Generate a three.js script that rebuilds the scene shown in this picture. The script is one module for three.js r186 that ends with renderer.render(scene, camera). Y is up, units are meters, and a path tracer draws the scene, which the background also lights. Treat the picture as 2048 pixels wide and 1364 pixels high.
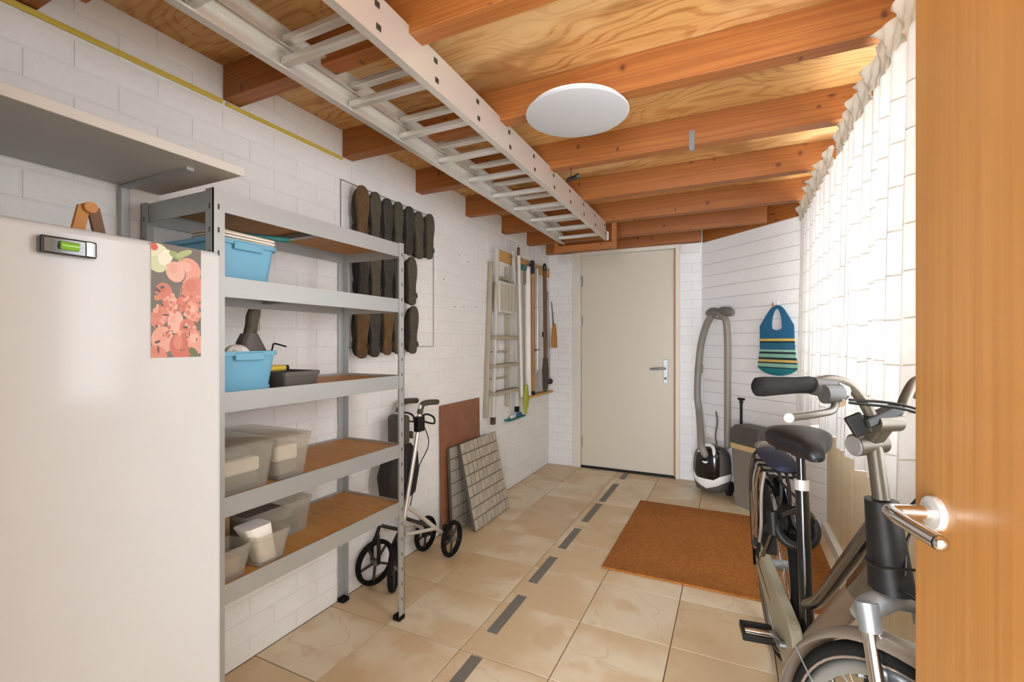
import * as THREE from 'three';
import { RoundedBoxGeometry } from 'three/addons/geometries/RoundedBoxGeometry.js';
import { mergeGeometries, toCreasedNormals } from 'three/addons/utils/BufferGeometryUtils.js';
import { RectAreaLightUniformsLib } from 'three/addons/lights/RectAreaLightUniformsLib.js';

// ------------------------------------------------------------------ camera, sky, light, exposure
// room axes: x across (window wall at +0.58, brick wall at -1.79), y up, z = -depth
const scene = new THREE.Scene();
const camera = new THREE.PerspectiveCamera(2 * Math.atan(682 / 927) * 180 / Math.PI, 2048 / 1364, 0.05, 60);
camera.position.set(0, 1.3, 0);
camera.lookAt(-0.4312, 1.3, -0.9023);
camera.setViewOffset(2048, 1364, 0, -2, 2048, 1364);
scene.add(camera);
const renderer = new THREE.WebGLRenderer({ antialias: true });
renderer.toneMapping = THREE.LinearToneMapping;
renderer.toneMappingExposure = 1.13;
renderer.shadowMap.enabled = true;
scene.background = new THREE.Color().setRGB(1.5, 1.56, 1.62);      // bright overcast sky
RectAreaLightUniformsLib.init();
function daylight(w, h, x, y, d, tx, ty, td, intensity, color) {
  const l = new THREE.RectAreaLight(color, intensity, w, h);
  l.position.set(x, y, -d); l.lookAt(tx, ty, -td); scene.add(l); return l;
}
daylight(2.0, 1.2, 0.80, 1.56, 2.55, -3, 1.56, 2.55, 12, 0xf7f9fc).name = 'window_daylight';   // sky in the window behind the curtains
daylight(0.40, 1.12, 0.80, 1.55, 1.235, -3, 1.55, 1.235, 12, 0xf7f9fc).name = 'unseen_side_daylight';   // out of view behind the wooden door, placed to light the near left wall
daylight(1.3, 2.0, 0, 1.06, -2.30, 0, 1.06, 3, 24, 0xf0f5ff).name = 'unseen_hall_daylight';   // out of view behind the camera, placed to light the room through the doorway

// ------------------------------------------------------------------ helpers
let seed = 7;
const rnd = () => { seed = (seed * 1664525 + 1013904223) >>> 0; return seed / 4294967296; };
const rr = (a, b) => a + (b - a) * rnd();
const V = (x, h, d) => new THREE.Vector3(x, h, -d);
function hash(x, y) { let n = (x * 374761393 + y * 668265263) | 0; n = Math.imul(n ^ (n >>> 13), 1274126177); return ((n ^ (n >>> 16)) >>> 0) / 4294967296; }
function vnoise(x, y, px, py) {
  const xi = Math.floor(x), yi = Math.floor(y), fx = x - xi, fy = y - yi;
  const m = (a, p) => ((a % p) + p) % p, sx = fx * fx * (3 - 2 * fx), sy = fy * fy * (3 - 2 * fy);
  const h = (i, j) => hash(m(i, px), m(j, py));
  return (h(xi, yi) * (1 - sx) + h(xi + 1, yi) * sx) * (1 - sy) + (h(xi, yi + 1) * (1 - sx) + h(xi + 1, yi + 1) * sx) * sy;
}
function fbm(u, v, fx, fy, oct = 4) {           // u, v in 0..1, tileable
  let s = 0, a = 0.5, t = 0;
  for (let k = 0; k < oct; k++) { s += a * vnoise(u * fx + 17 * k, v * fy + 31 * k, fx, fy); t += a; a *= 0.5; fx *= 2; fy *= 2; }
  return s / t;
}
function tex(w, h, fn, sx = 1, sy = 1, srgb = true) {
  const data = new Uint8Array(w * h * 4);
  for (let j = 0; j < h; j++) for (let i = 0; i < w; i++) {
    const c = fn((i + 0.5) / w, (j + 0.5) / h), o = (j * w + i) * 4;
    if (typeof c === 'number') data[o] = data[o + 1] = data[o + 2] = Math.max(0, Math.min(255, c * 255));
    else for (let k = 0; k < 3; k++) data[o + k] = Math.max(0, Math.min(255, c[k]));
    data[o + 3] = 255;
  }
  const t = new THREE.DataTexture(data, w, h);
  t.magFilter = THREE.LinearFilter; t.minFilter = THREE.LinearFilter;
  t.wrapS = t.wrapT = THREE.RepeatWrapping; t.repeat.set(1 / sx, 1 / sy);
  if (srgb) t.colorSpace = THREE.SRGBColorSpace;
  t.needsUpdate = true; return t;
}
const mix = (a, b, t) => a.map((q, i) => q + (b[i] - q) * Math.max(0, Math.min(1, t)));
const step = (a, b, x) => { const t = Math.max(0, Math.min(1, (x - a) / (b - a))); return t * t * (3 - 2 * t); };
function std(color, roughness = 0.6, metalness = 0, extra = {}) { return new THREE.MeshPhysicalMaterial({ color, roughness, metalness, ...extra }); }

function tidy(g) {
  g = g.index ? g.toNonIndexed() : g;
  for (const k of Object.keys(g.attributes)) if (!['position', 'normal', 'uv'].includes(k)) g.deleteAttribute(k);
  if (!g.attributes.uv) g.setAttribute('uv', new THREE.BufferAttribute(new Float32Array(g.attributes.position.count * 2), 2));
  g.morphAttributes = {}; g.clearGroups();
  return g;
}
function uvm(g) {                                // uv in metres from the facing of each triangle
  const p = g.attributes.position, uv = new Float32Array(p.count * 2), a = new THREE.Vector3(), b = new THREE.Vector3(), c = new THREE.Vector3();
  for (let i = 0; i < p.count; i += 3) {
    a.fromBufferAttribute(p, i); b.fromBufferAttribute(p, i + 1); c.fromBufferAttribute(p, i + 2);
    const n = b.clone().sub(a).cross(c.clone().sub(a)), ax = Math.abs(n.x), ay = Math.abs(n.y), az = Math.abs(n.z);
    [a, b, c].forEach((q, k) => {
      const o = (i + k) * 2;
      if (ay >= ax && ay >= az) { uv[o] = q.x; uv[o + 1] = -q.z; } else if (ax >= az) { uv[o] = -q.z; uv[o + 1] = q.y; } else { uv[o] = q.x; uv[o + 1] = q.y; }
    });
  }
  g.setAttribute('uv', new THREE.BufferAttribute(uv, 2));
  return g;
}
const join = list => { list = (Array.isArray(list) ? list : [list]).map(tidy); return list.length === 1 ? list[0] : mergeGeometries(list); };
function box(x0, x1, h0, h1, d0, d1, bev = 0) {
  const w = Math.abs(x1 - x0), h = Math.abs(h1 - h0), d = Math.abs(d1 - d0);
  bev = Math.min(bev, w * 0.45, h * 0.45, d * 0.45);
  const g = bev > 0 ? new RoundedBoxGeometry(w, h, d, bev > 0.01 ? 3 : 1, bev) : new THREE.BoxGeometry(w, h, d);
  g.translate((x0 + x1) / 2, (h0 + h1) / 2, -(d0 + d1) / 2); return g;
}
function bar(a, b, w, h, bev = 0, up = new THREE.Vector3(0, 1, 0)) {
  const z = b.clone().sub(a), L = z.length(); z.normalize();
  if (Math.abs(z.dot(up)) > 0.98) up = new THREE.Vector3(1, 0, 0);
  const x = up.clone().cross(z).normalize(), y = z.clone().cross(x);
  const g = bev > 0 ? new RoundedBoxGeometry(w, h, L, 1, Math.min(bev, w * 0.45, h * 0.45)) : new THREE.BoxGeometry(w, h, L);
  const m = new THREE.Matrix4().makeBasis(x, y, z); m.setPosition(a.clone().add(b).multiplyScalar(0.5));
  g.applyMatrix4(m); return g;
}
function rod(a, b, r0, r1 = r0, n = 14) {
  const d = b.clone().sub(a), g = new THREE.CylinderGeometry(r1, r0, d.length(), n, 1);
  g.applyQuaternion(new THREE.Quaternion().setFromUnitVectors(new THREE.Vector3(0, 1, 0), d.clone().normalize()));
  const c = a.clone().add(b).multiplyScalar(0.5); g.translate(c.x, c.y, c.z); return g;
}
function tube(pts, r, seg = 24, n = 10, closed = false) {
  const g = new THREE.TubeGeometry(new THREE.CatmullRomCurve3(pts, closed, 'centripetal'), seg, r, n, closed);
  if (closed) return g;
  const caps = [pts[0], pts[pts.length - 1]].map(p => { const s = new THREE.SphereGeometry(r * 0.99, 8, 6); s.translate(p.x, p.y, p.z); return s; });
  return join([g, ...caps]);
}
function ball(c, rx, ry = rx, rz = rx, a = 18, b = 12) { const g = new THREE.SphereGeometry(1, a, b); g.scale(rx, ry, rz); g.translate(c.x, c.y, c.z); return g; }
function loft(rings, capA = true, capB = true, crease = 0.6) {
  const pos = [], n = rings[0].length, tri = (a, b, c) => pos.push(a.x, a.y, a.z, b.x, b.y, b.z, c.x, c.y, c.z);
  for (let i = 0; i + 1 < rings.length; i++) for (let j = 0; j < n; j++) {
    const k = (j + 1) % n, a = rings[i][j], b = rings[i][k], c = rings[i + 1][j], d = rings[i + 1][k];
    tri(a, c, b); tri(b, c, d);
  }
  const cap = (ring, flip) => { const m = ring.reduce((s, p) => s.add(p), new THREE.Vector3()).divideScalar(n); for (let j = 0; j < n; j++) flip ? tri(m, ring[(j + 1) % n], ring[j]) : tri(m, ring[j], ring[(j + 1) % n]); };
  if (capA) cap(rings[0], false);
  if (capB) cap(rings[rings.length - 1], true);
  let g = new THREE.BufferGeometry(); g.setAttribute('position', new THREE.Float32BufferAttribute(pos, 3));
  g.computeVertexNormals(); g = toCreasedNormals(g, crease); return g;
}
function rrect(cx, cd, h, w, d, rad, n = 4) {    // rounded rectangle, flat at height h, anticlockwise seen from above
  const out = []; rad = Math.min(rad, w / 2 - 1e-4, d / 2 - 1e-4);
  for (const [sx, sz, a0] of [[1, 1, 0], [-1, 1, 90], [-1, -1, 180], [1, -1, 270]]) for (let k = 0; k <= n; k++) {
    const a = (a0 + 90 * k / n) * Math.PI / 180;
    out.push(new THREE.Vector3(cx + sx * (w / 2 - rad) + rad * Math.cos(a), h, -cd + (sz * (d / 2 - rad) + rad * Math.sin(a))));
  }
  return out;
}
function openBox(cx, cd, h0, h1, w0, d0, w1, d1, t, rad, rim = 0) {
  const R = [rrect(cx, cd, h0, w0, d0, rad), rrect(cx, cd, h1 - (rim ? 0.014 : 0), w1, d1, rad)];
  if (rim) R.push(rrect(cx, cd, h1 - 0.014, w1 + rim * 2, d1 + rim * 2, rad + rim), rrect(cx, cd, h1, w1 + rim * 2, d1 + rim * 2, rad + rim));
  R.push(rrect(cx, cd, h1, w1 - t * 2, d1 - t * 2, rad), rrect(cx, cd, h0 + t, w0 - t * 2, d0 - t * 2, rad));
  return loft(R, true, true, 0.7);
}
function lathe(pts, c, axis = new THREE.Vector3(0, 1, 0), n = 32) {
  const g = new THREE.LatheGeometry(pts.map(p => new THREE.Vector2(p[0], p[1])), n);
  g.applyQuaternion(new THREE.Quaternion().setFromUnitVectors(new THREE.Vector3(0, 1, 0), axis.clone().normalize()));
  g.translate(c.x, c.y, c.z); return g;
}
function torus(c, R, r, axis, n = 48, m = 10, arc = Math.PI * 2) {
  const g = new THREE.TorusGeometry(R, r, m, n, arc);
  g.applyQuaternion(new THREE.Quaternion().setFromUnitVectors(new THREE.Vector3(0, 0, 1), axis.clone().normalize()));
  g.translate(c.x, c.y, c.z); return g;
}
const taken = {}, origin = new Map();
function numbered(name) { if (!(name in taken)) { taken[name] = 0; return name; } return name + '_' + String(++taken[name]).padStart(3, '0'); }
function thing(name, label, category, base, group) {
  const o = new THREE.Group(); o.name = numbered(name); o.position.copy(base); origin.set(o, base.clone());
  o.userData = { label, category }; if (group) o.userData.group = group;
  scene.add(o); return o;
}
function part(parent, name, geos, mat, label, keepUv = false) {
  let g = join(geos); if (!keepUv) uvm(g);
  const at = origin.get(parent); g.translate(-at.x, -at.y, -at.z);
  const m = new THREE.Mesh(g, mat); m.name = name; parent.add(m); origin.set(m, at);
  if (label) m.userData.label = label;
  return m;
}
function solo(name, label, category, geos, mat, group, keepUv = false) {   // a thing that is one mesh
  let g = join(geos); if (!keepUv) uvm(g); g.computeBoundingBox();
  const b = g.boundingBox, at = new THREE.Vector3((b.min.x + b.max.x) / 2, b.min.y, (b.min.z + b.max.z) / 2);
  g.translate(-at.x, -at.y, -at.z);
  const m = new THREE.Mesh(g, mat); m.name = numbered(name); m.position.copy(at); origin.set(m, at);
  m.userData = { label, category }; if (group) m.userData.group = group;
  scene.add(m); return m;
}
function struct(name, label, geos, mat) {
  const g = uvm(join(geos)), m = new THREE.Mesh(g, mat); m.name = numbered(name); origin.set(m, new THREE.Vector3());
  m.userData = { label, category: name.split('_')[0], kind: 'structure' }; scene.add(m); return m;
}
function structGroup(name, label) {
  const m = new THREE.Group(); m.name = numbered(name); origin.set(m, new THREE.Vector3());
  m.userData = { label, category: name.split('_')[0], kind: 'structure' }; scene.add(m); return m;
}

// ------------------------------------------------------------------ materials
const M = {};
{
  const ply = (u, v) => {
    const w = fbm(u, v, 2, 5, 3), ring = 0.5 + 0.5 * Math.sin((v * 26 + w * 16) * Math.PI * 2);
    const fine = fbm(u, v, 10, 200, 3), blot = fbm(u, v, 3, 7, 4), pale = step(0.46, 0.66, fbm(u + 0.37, v + 0.11, 2, 5, 4));
    let c = mix([208, 160, 98], [162, 102, 48], step(0.55, 1, ring) * (0.25 + 0.5 * blot) + (fine - 0.5) * 1.1);
    c = mix(c, [226, 194, 146], pale * 0.7); c = mix(c, [134, 84, 40], step(0.56, 0.74, blot) * 0.5);
    return c;
  };
  M.ply = new THREE.MeshPhysicalMaterial({ map: tex(1024, 1024, ply, 1.3, 1.3), roughness: 0.62 });
  const knots = []; for (let k = 0; k < 16; k++) knots.push([rnd(), rnd(), rr(0.002, 0.006), rr(0.02, 0.05)]);
  const pine = (u, v) => {
    const w = fbm(u, v, 2, 6, 3), g = 0.5 + 0.5 * Math.sin((v * 16 + w * 5) * Math.PI * 2), fine = fbm(u, v, 6, 180, 3);
    let c = mix([160, 98, 42], [132, 72, 25], g * 0.55 + (fine - 0.5) * 0.7);
    for (const [ku, kv, a, b] of knots) { const q = ((u - ku) / a) ** 2 + ((v - kv) / b) ** 2; if (q < 3) c = mix(c, [72, 34, 14], Math.exp(-q * 1.2) * 0.85); }
    return c;
  };
  M.pine = new THREE.MeshPhysicalMaterial({ map: tex(1024, 256, pine, 2.4, 0.3), roughness: 0.55 });
  const tile = (u, v) => {
    const a = fbm(u, v, 5, 5, 5), b = fbm(u + 0.3, v + 0.7, 9, 9, 4), vein = Math.abs(fbm(u + 0.5, v + 0.2, 6, 6, 4) - 0.5);
    let c = mix([212, 187, 149], [228, 212, 184], step(0.35, 0.65, a));
    c = mix(c, [198, 164, 118], step(0.56, 0.74, b) * 0.45); c = mix(c, [186, 156, 116], (1 - step(0, 0.02, vein)) * 0.25);
    return c;
  };
  const tt = tex(1024, 1024, tile, 1.7, 1.7);
  M.tiles = [0, 1, 2, 3].map(k => { const t = tt.clone(); t.offset.set(k * 0.27, k * 0.41); t.rotation = k * 0.7; t.needsUpdate = true; return new THREE.MeshPhysicalMaterial({ map: t, roughness: 0.38 }); });
  M.grout = std(0x725d44, 0.9);
  const paint = (u, v) => { const a = fbm(u, v, 6, 6, 4), b = fbm(u, v, 60, 60, 2); return mix([236, 236, 235], [244, 244, 243], a * 0.8 + (b - 0.5) * 0.5); };
  const paintT = tex(512, 512, paint, 0.9, 0.9), paintB = tex(512, 512, (u, v) => fbm(u, v, 40, 40, 4), 0.35, 0.35, false);
  M.brick = new THREE.MeshPhysicalMaterial({ map: paintT, bumpMap: paintB, bumpScale: 0.0015, roughness: 0.6 });
  M.joint = std(0xe9e8e6, 0.8);
  M.white = std(0xe9e7e3, 0.55);
  M.doorPaint = std(0xd9d0bf, 0.45);
  M.framePaint = std(0xe2dccf, 0.5);
  const beige = (u, v) => mix([236, 220, 188], [224, 202, 164], fbm(u, v, 3, 30, 4));
  M.beigePanel = new THREE.MeshPhysicalMaterial({ map: tex(256, 512, (u, v) => beige(v, u), 0.8, 1.6), roughness: 0.5 });
  const beech = (u, v) => { const a = fbm(u, v, 90, 3, 3), b = fbm(u, v, 4, 2, 3); return mix([168, 118, 62], [152, 102, 48], (a - 0.5) * 1.3 + b * 0.6); };
  M.beech = new THREE.MeshPhysicalMaterial({ map: tex(512, 512, beech, 0.6, 1.8), roughness: 0.34, clearcoat: 0.25, clearcoatRoughness: 0.35 });
  const coir = (u, v) => { const a = fbm(u, v, 120, 120, 2), b = fbm(u, v, 5, 5, 4); return mix([176, 110, 40], [140, 82, 24], (a - 0.5) * 1.2 + b * 0.7); };
  M.coir = new THREE.MeshPhysicalMaterial({ map: tex(1024, 1024, coir, 1.2, 1.2), bumpMap: tex(512, 512, (u, v) => fbm(u, v, 128, 128, 2), 0.4, 0.4, false), bumpScale: 0.004, roughness: 0.95 });
  const mdf = (u, v) => mix([196, 146, 82], [176, 122, 60], fbm(u, v, 8, 30, 4) + (fbm(u, v, 120, 120, 1) - 0.5) * 0.4);
  M.mdf = new THREE.MeshPhysicalMaterial({ map: tex(512, 512, mdf, 0.7, 0.7), roughness: 0.6 });
  const rope = (u, v) => mix([150, 104, 78], [126, 82, 56], fbm(u, v, 12, 12, 4));
  M.hardboard = new THREE.MeshPhysicalMaterial({ map: tex(256, 256, rope, 0.6, 0.6), roughness: 0.6 });
  const stone = (u, v) => mix([186, 178, 162], [164, 154, 136], fbm(u, v, 10, 10, 4));
  M.pad = new THREE.MeshPhysicalMaterial({ map: tex(256, 256, stone, 0.5, 0.5), roughness: 0.8 });
  M.padBack = std(0x9a958a, 0.8); M.padGap = std(0x5f594e, 0.9);
  const suede = (u, v) => mix([70, 68, 60], [48, 46, 41], fbm(u, v, 20, 20, 4));
  M.soleDark = new THREE.MeshPhysicalMaterial({ map: tex(256, 256, suede, 0.25, 0.25), roughness: 0.85 });
  const olive = (u, v) => mix([92, 88, 74], [66, 62, 50], fbm(u, v, 20, 20, 4));
  M.soleOlive = new THREE.MeshPhysicalMaterial({ map: tex(256, 256, olive, 0.25, 0.25), roughness: 0.85 });
  const tan = (u, v) => mix([116, 88, 52], [80, 58, 32], fbm(u, v, 14, 14, 4));
  M.soleTan = new THREE.MeshPhysicalMaterial({ map: tex(256, 256, tan, 0.25, 0.25), roughness: 0.8 });
}
M.black = std(0x1a1917, 0.45, 0, { specularIntensity: 0.5 }); M.rubber = std(0x161514, 0.8, 0, { specularIntensity: 0.35 }); M.gloss = std(0x101113, 0.18, 0, { clearcoat: 0.6, clearcoatRoughness: 0.1 });
M.steel = std(0x9aa0a2, 0.38, 0.75); M.galv = std(0xb4b8b8, 0.42, 0.55); M.alu = std(0xdcdad4, 0.36, 0.55); M.chrome = std(0xdedede, 0.12, 1);
M.aluDull = std(0xb9b09c, 0.5, 0.35); M.aluPale = std(0xd8d6cf, 0.5, 0.25);
M.darkMetal = std(0x4c4a45, 0.4, 0.6); M.taupe = std(0x8d8175, 0.35, 0.45); M.barMetal = std(0x585145, 0.4, 0.45); M.greyPlastic = std(0x6e6b66, 0.5); M.greyMid = std(0x8b8378, 0.55); M.greyDark = std(0x57544f, 0.55);
M.fridge = std(0xd0d4d7, 0.12, 0, { specularIntensity: 0.3 });
M.blue = std(0x70b0d1, 0.42); M.blueDeep = std(0x2f6f92, 0.5); M.teal = std(0x1f6e70, 0.5); M.yellow = std(0xd2b84a, 0.5); M.whitePlastic = std(0xf0efec, 0.4); M.cloth = std(0xf2f0ec, 0.9); M.greyCloth = std(0x8d8880, 0.95);
M.tape = std(0x77736b, 0.6); M.cardboard = std(0xa88a62, 0.85); M.hose = std(0x8c867c, 0.45); M.bag = std(0x23211f, 0.75); M.navy = std(0x25283c, 0.8); M.lime = std(0xa8b13a, 0.7);
M.clear = new THREE.MeshPhysicalMaterial({ color: 0xf1efe9, roughness: 0.22, transmission: 0.86, thickness: 0, ior: 1.3 });
M.film = new THREE.MeshPhysicalMaterial({ color: 0xffffff, roughness: 0.05, transmission: 1, thickness: 0, ior: 1.1 });
M.glass = new THREE.MeshPhysicalMaterial({ color: 0xffffff, roughness: 0, transmission: 1, thickness: 0, ior: 1.45 });
M.opal = std(0xb8babd, 0.35);
M.wood = std(0xb9803f, 0.55); M.woodDark = std(0x6d4f33, 0.6); M.woodPale = std(0xd3a35c, 0.55);

// ------------------------------------------------------------------ the room
const WL = -1.79, WR = 0.58, WB = 4.65, CH = 2.375, DIAG = 4.39;
function chamferFace(w, h, t, c, du) {            // a piece standing proud of a wall: front at +z, back open, edges chamfered
  const x = w / 2, y = h / 2, P = [[-x, -y, 0], [x, -y, 0], [x, y, 0], [-x, y, 0], [-x, -y, t - c], [x, -y, t - c], [x, y, t - c], [-x, y, t - c], [-x + c, -y + c, t], [x - c, -y + c, t], [x - c, y - c, t], [-x + c, y - c, t]].map(p => new THREE.Vector3(...p));
  const pos = [], q = (a, b, c2, d) => { for (const i of [a, b, c2, a, c2, d]) pos.push(P[i].x, P[i].y, P[i].z); };
  q(8, 9, 10, 11);
  for (let k = 0; k < 4; k++) { const n = (k + 1) % 4; q(k, n, 4 + n, 4 + k); q(4 + k, 4 + n, 8 + n, 8 + k); }
  const g = new THREE.BufferGeometry(); g.setAttribute('position', new THREE.Float32BufferAttribute(pos, 3)); g.computeVertexNormals(); uvm(g);
  const uv = g.attributes.uv; for (let i = 0; i < uv.count; i++) uv.setXY(i, uv.getX(i) + du, uv.getY(i) + du * 1.7);
  return g;
}
const pieceCache = {};
function pieceGeo(w, h, t, c, variant) { const k = [w.toFixed(3), h.toFixed(3), t, c, variant].join(); return pieceCache[k] ||= chamferFace(w, h, t, c, variant * 0.31); }

// floor tiles, laid on grout
{
  const floor = struct('floor', 'beige mottled ceramic tile floor with thin brown joints', box(-1.95, 0.75, -0.12, -0.004, -0.1, 4.9), M.grout);
  const xs = [-1.79, -1.444, -1.044, -0.644, -0.244, 0.156, 0.58], ds = [-0.02]; for (let d = 0.075; d < 4.7; d += 0.4) ds.push(d); ds.push(4.72);
  const J = 0.0021;
  for (let i = 0; i + 1 < xs.length; i++) for (let j = 0; j + 1 < ds.length; j++) {
    const w = xs[i + 1] - xs[i] - 2 * J, h = Math.min(ds[j + 1], 4.72) - ds[j] - 2 * J; if (h < 0.02) continue;
    const g = pieceGeo(w, h, 0.01, 0.0012, (i * 3 + j * 5) % 6);
    const m = new THREE.Mesh(g, M.tiles[(i * 7 + j * 3 + ((i * j) % 3)) % 4]); m.name = 'tile';
    m.rotation.x = -Math.PI / 2; m.position.set((xs[i] + xs[i + 1]) / 2, -0.01 + 0.0002 * ((i + j) % 3), -(ds[j] + ds[j + 1]) / 2); floor.add(m);
  }
}
// brick wall beside the shelving
const fwd = p => 0.4312 * -p.x + 0.9023 * -p.z;
{
  const wall = struct('wall_left', 'white painted brick wall behind the shelving', box(WL - 0.15, WL - 0.0022, 0, CH, -0.1, WB + 0.2), M.joint);
  const CW = 0.225, CHt = 0.085, list = [];
  for (let row = 0; row < 28; row++) for (let d = -0.1 + (row % 2) * CW / 2 - CW; d < WB; d += CW) {
    const d0 = Math.max(d, 0.0) + 0.0035, d1 = Math.min(d + CW, WB) - 0.0035, h0 = row * CHt + 0.0035, h1 = Math.min((row + 1) * CHt, CH) - 0.0035;
    if (d1 - d0 < 0.03 || h1 - h0 < 0.02) continue;
    const c = new THREE.Vector3(WL - 0.0022, (h0 + h1) / 2, -(d0 + d1) / 2), z = 0.4312 * -c.x * 1 + 0.9023 * -c.z, zz = -c.x * 0.4312 + -c.z * 0.9023, xx = c.x * 0.9023 - c.z * 0.4312;
    const px = 1024 + 927 * xx / zz, py = 684 + 927 * (1.3 - c.y) / zz;
    let seen = px > -90 && px < 1130 && py > -60 && py < 1420;
    if (px < 440 && py > 500) seen = false;                                  // behind the refrigerator
    list.push({ c, w: d1 - d0, h: h1 - h0, z, seen, v: (row * 7 + Math.round(d * 40)) % 5 });
  }
  list.sort((a, b) => (b.seen - a.seen) || (a.z - b.z));
  const rest = [];
  list.forEach((b, k) => {
    const v = ((b.v % 5) + 5) % 5, t = 0.0022 + 0.0002 * (v - 2);
    if (k < 300) {
      const m = new THREE.Mesh(pieceGeo(b.w, b.h, +t.toFixed(4), 0.0009, v), M.brick); m.name = 'brick'; m.rotation.y = Math.PI / 2; m.position.copy(b.c); wall.add(m);
    } else { const g = pieceGeo(b.w, b.h, +t.toFixed(4), 0.0009, v).clone(); g.rotateY(Math.PI / 2); g.translate(b.c.x, b.c.y, b.c.z); rest.push(tidy(g)); }
  });
  const m = new THREE.Mesh(mergeGeometries(rest), M.brick); m.name = 'brickwork'; m.userData = { kind: 'stuff' }; wall.add(m);
}
{
  const wall = scene.getObjectByName('wall_left');
  for (const [d, h] of [[2.86, 1.93], [2.98, 1.90], [2.80, 1.55], [2.92, 1.56], [3.10, 1.57], [2.66, 1.73]]) part(wall, 'screw', rod(V(WL - 0.002, h, d), V(WL + 0.004, h, d), 0.004, 0.0035, 8), M.darkMetal);
}
// back wall with the painted door
const DX0 = -1.425, DX1 = -0.515, DH = 2.185;
{
  const wall = struct('wall_back', 'white painted brick wall around the cream door', [box(WL - 0.15, DX0 - 0.09, 0, CH, WB + 0.004, WB + 0.2), box(DX1 + 0.055, -0.2, 0, CH, WB + 0.004, WB + 0.2), box(DX0 - 0.09, DX1 + 0.055, DH + 0.06, CH, WB + 0.004, WB + 0.2)], M.joint);
  const lay = (x0, x1) => {
    for (let row = 0; row < 28; row++) for (let x = x0 - (row % 2) * 0.1125; x < x1; x += 0.225) {
      const a = Math.max(x, x0) + 0.003, b = Math.min(x + 0.225, x1) - 0.003; if (b - a < 0.03) continue;
      const m = new THREE.Mesh(pieceGeo(b - a, 0.079, 0.004, 0.0015, row % 5), M.brick); m.name = 'brick'; m.position.set((a + b) / 2, row * 0.085 + 0.0425, -WB - 0.004); wall.add(m);
    }
  };
  lay(WL, DX0 - 0.09); lay(DX1 + 0.055, -0.26);
}
{
  const d = structGroup('door_1', 'cream flush door with lever handle in the brick back wall');
  part(d, 'door_frame', [box(DX0 - 0.09, DX0 - 0.006, 0, DH + 0.06, WB - 0.012, WB + 0.12, 0.004), box(DX1 + 0.018, DX1 + 0.055, 0, DH + 0.06, WB - 0.012, WB + 0.12, 0.004), box(DX0 - 0.006, DX1 + 0.018, DH + 0.006, DH + 0.06, WB - 0.012, WB + 0.12, 0.004)], M.framePaint);
  part(d, 'door_leaf', box(DX0, DX1, 0.022, DH, WB + 0.015, WB + 0.055, 0.003), M.doorPaint);
  part(d, 'door_edge_strip', box(DX1 + 0.001, DX1 + 0.018, 0.02, DH + 0.004, WB - 0.004, WB + 0.05), M.wood, 'bare brown wooden strip along the latch side');
  part(d, 'threshold', box(DX0 - 0.02, DX1 + 0.03, 0.0, 0.02, WB - 0.002, WB + 0.1, 0.003), M.black, 'black threshold strip');
  for (const h of [1.93, 1.52, 0.27]) part(d, 'hinge', [rod(V(DX0 - 0.004, h - 0.055, WB + 0.008), V(DX0 - 0.004, h + 0.055, WB + 0.008), 0.009), box(DX0 - 0.022, DX0 + 0.012, h - 0.05, h + 0.05, WB + 0.006, WB + 0.014)], h < 0.5 ? M.aluDull : M.steel);
  const hx = DX1 - 0.075;
  const hd = part(d, 'handle', [tube([V(hx, 1.045, WB + 0.012), V(hx, 1.045, WB - 0.04), V(hx - 0.012, 1.045, WB - 0.055), V(hx - 0.13, 1.04, WB - 0.055)], 0.010, 24, 10)], M.steel, 'brushed metal lever handle');
  part(hd, 'escutcheon', [box(hx - 0.022, hx + 0.022, 0.90, 1.13, WB + 0.004, WB + 0.016, 0.004)], M.galv);
  part(hd, 'lock_cylinder', [rod(V(hx, 0.95, WB + 0.006), V(hx, 0.95, WB - 0.008), 0.012)], M.darkMetal);
}
// slanting corner wall of horizontal boards
const SQ = Math.SQRT1_2, onDiag = (x, h, out = 0) => V(x - out * SQ, h, DIAG - x - out * SQ);
{
  const wall = struct('wall_corner', 'white slanting corner wall of horizontal boards', [bar(V(-0.26 + 0.05, 1.108, 4.65 + 0.05), V(0.70 + 0.05, 1.108, 3.69 + 0.05), 0.132, 2.217)], M.joint);
  for (let k = 0; k < 21; k++) {
    const h0 = k * 0.1057 + 0.0014, h1 = (k + 1) * 0.1057 - 0.0014, L = (0.60 + 0.257) / SQ;
    const m = new THREE.Mesh(pieceGeo(L, h1 - h0, 0.006, 0.0014, k % 5), M.brick); m.name = 'plank'; m.rotation.y = -Math.PI / 4;
    m.position.copy(onDiag((0.60 - 0.257) / 2, (h0 + h1) / 2, 0.0)); wall.add(m);
  }
}
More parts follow.
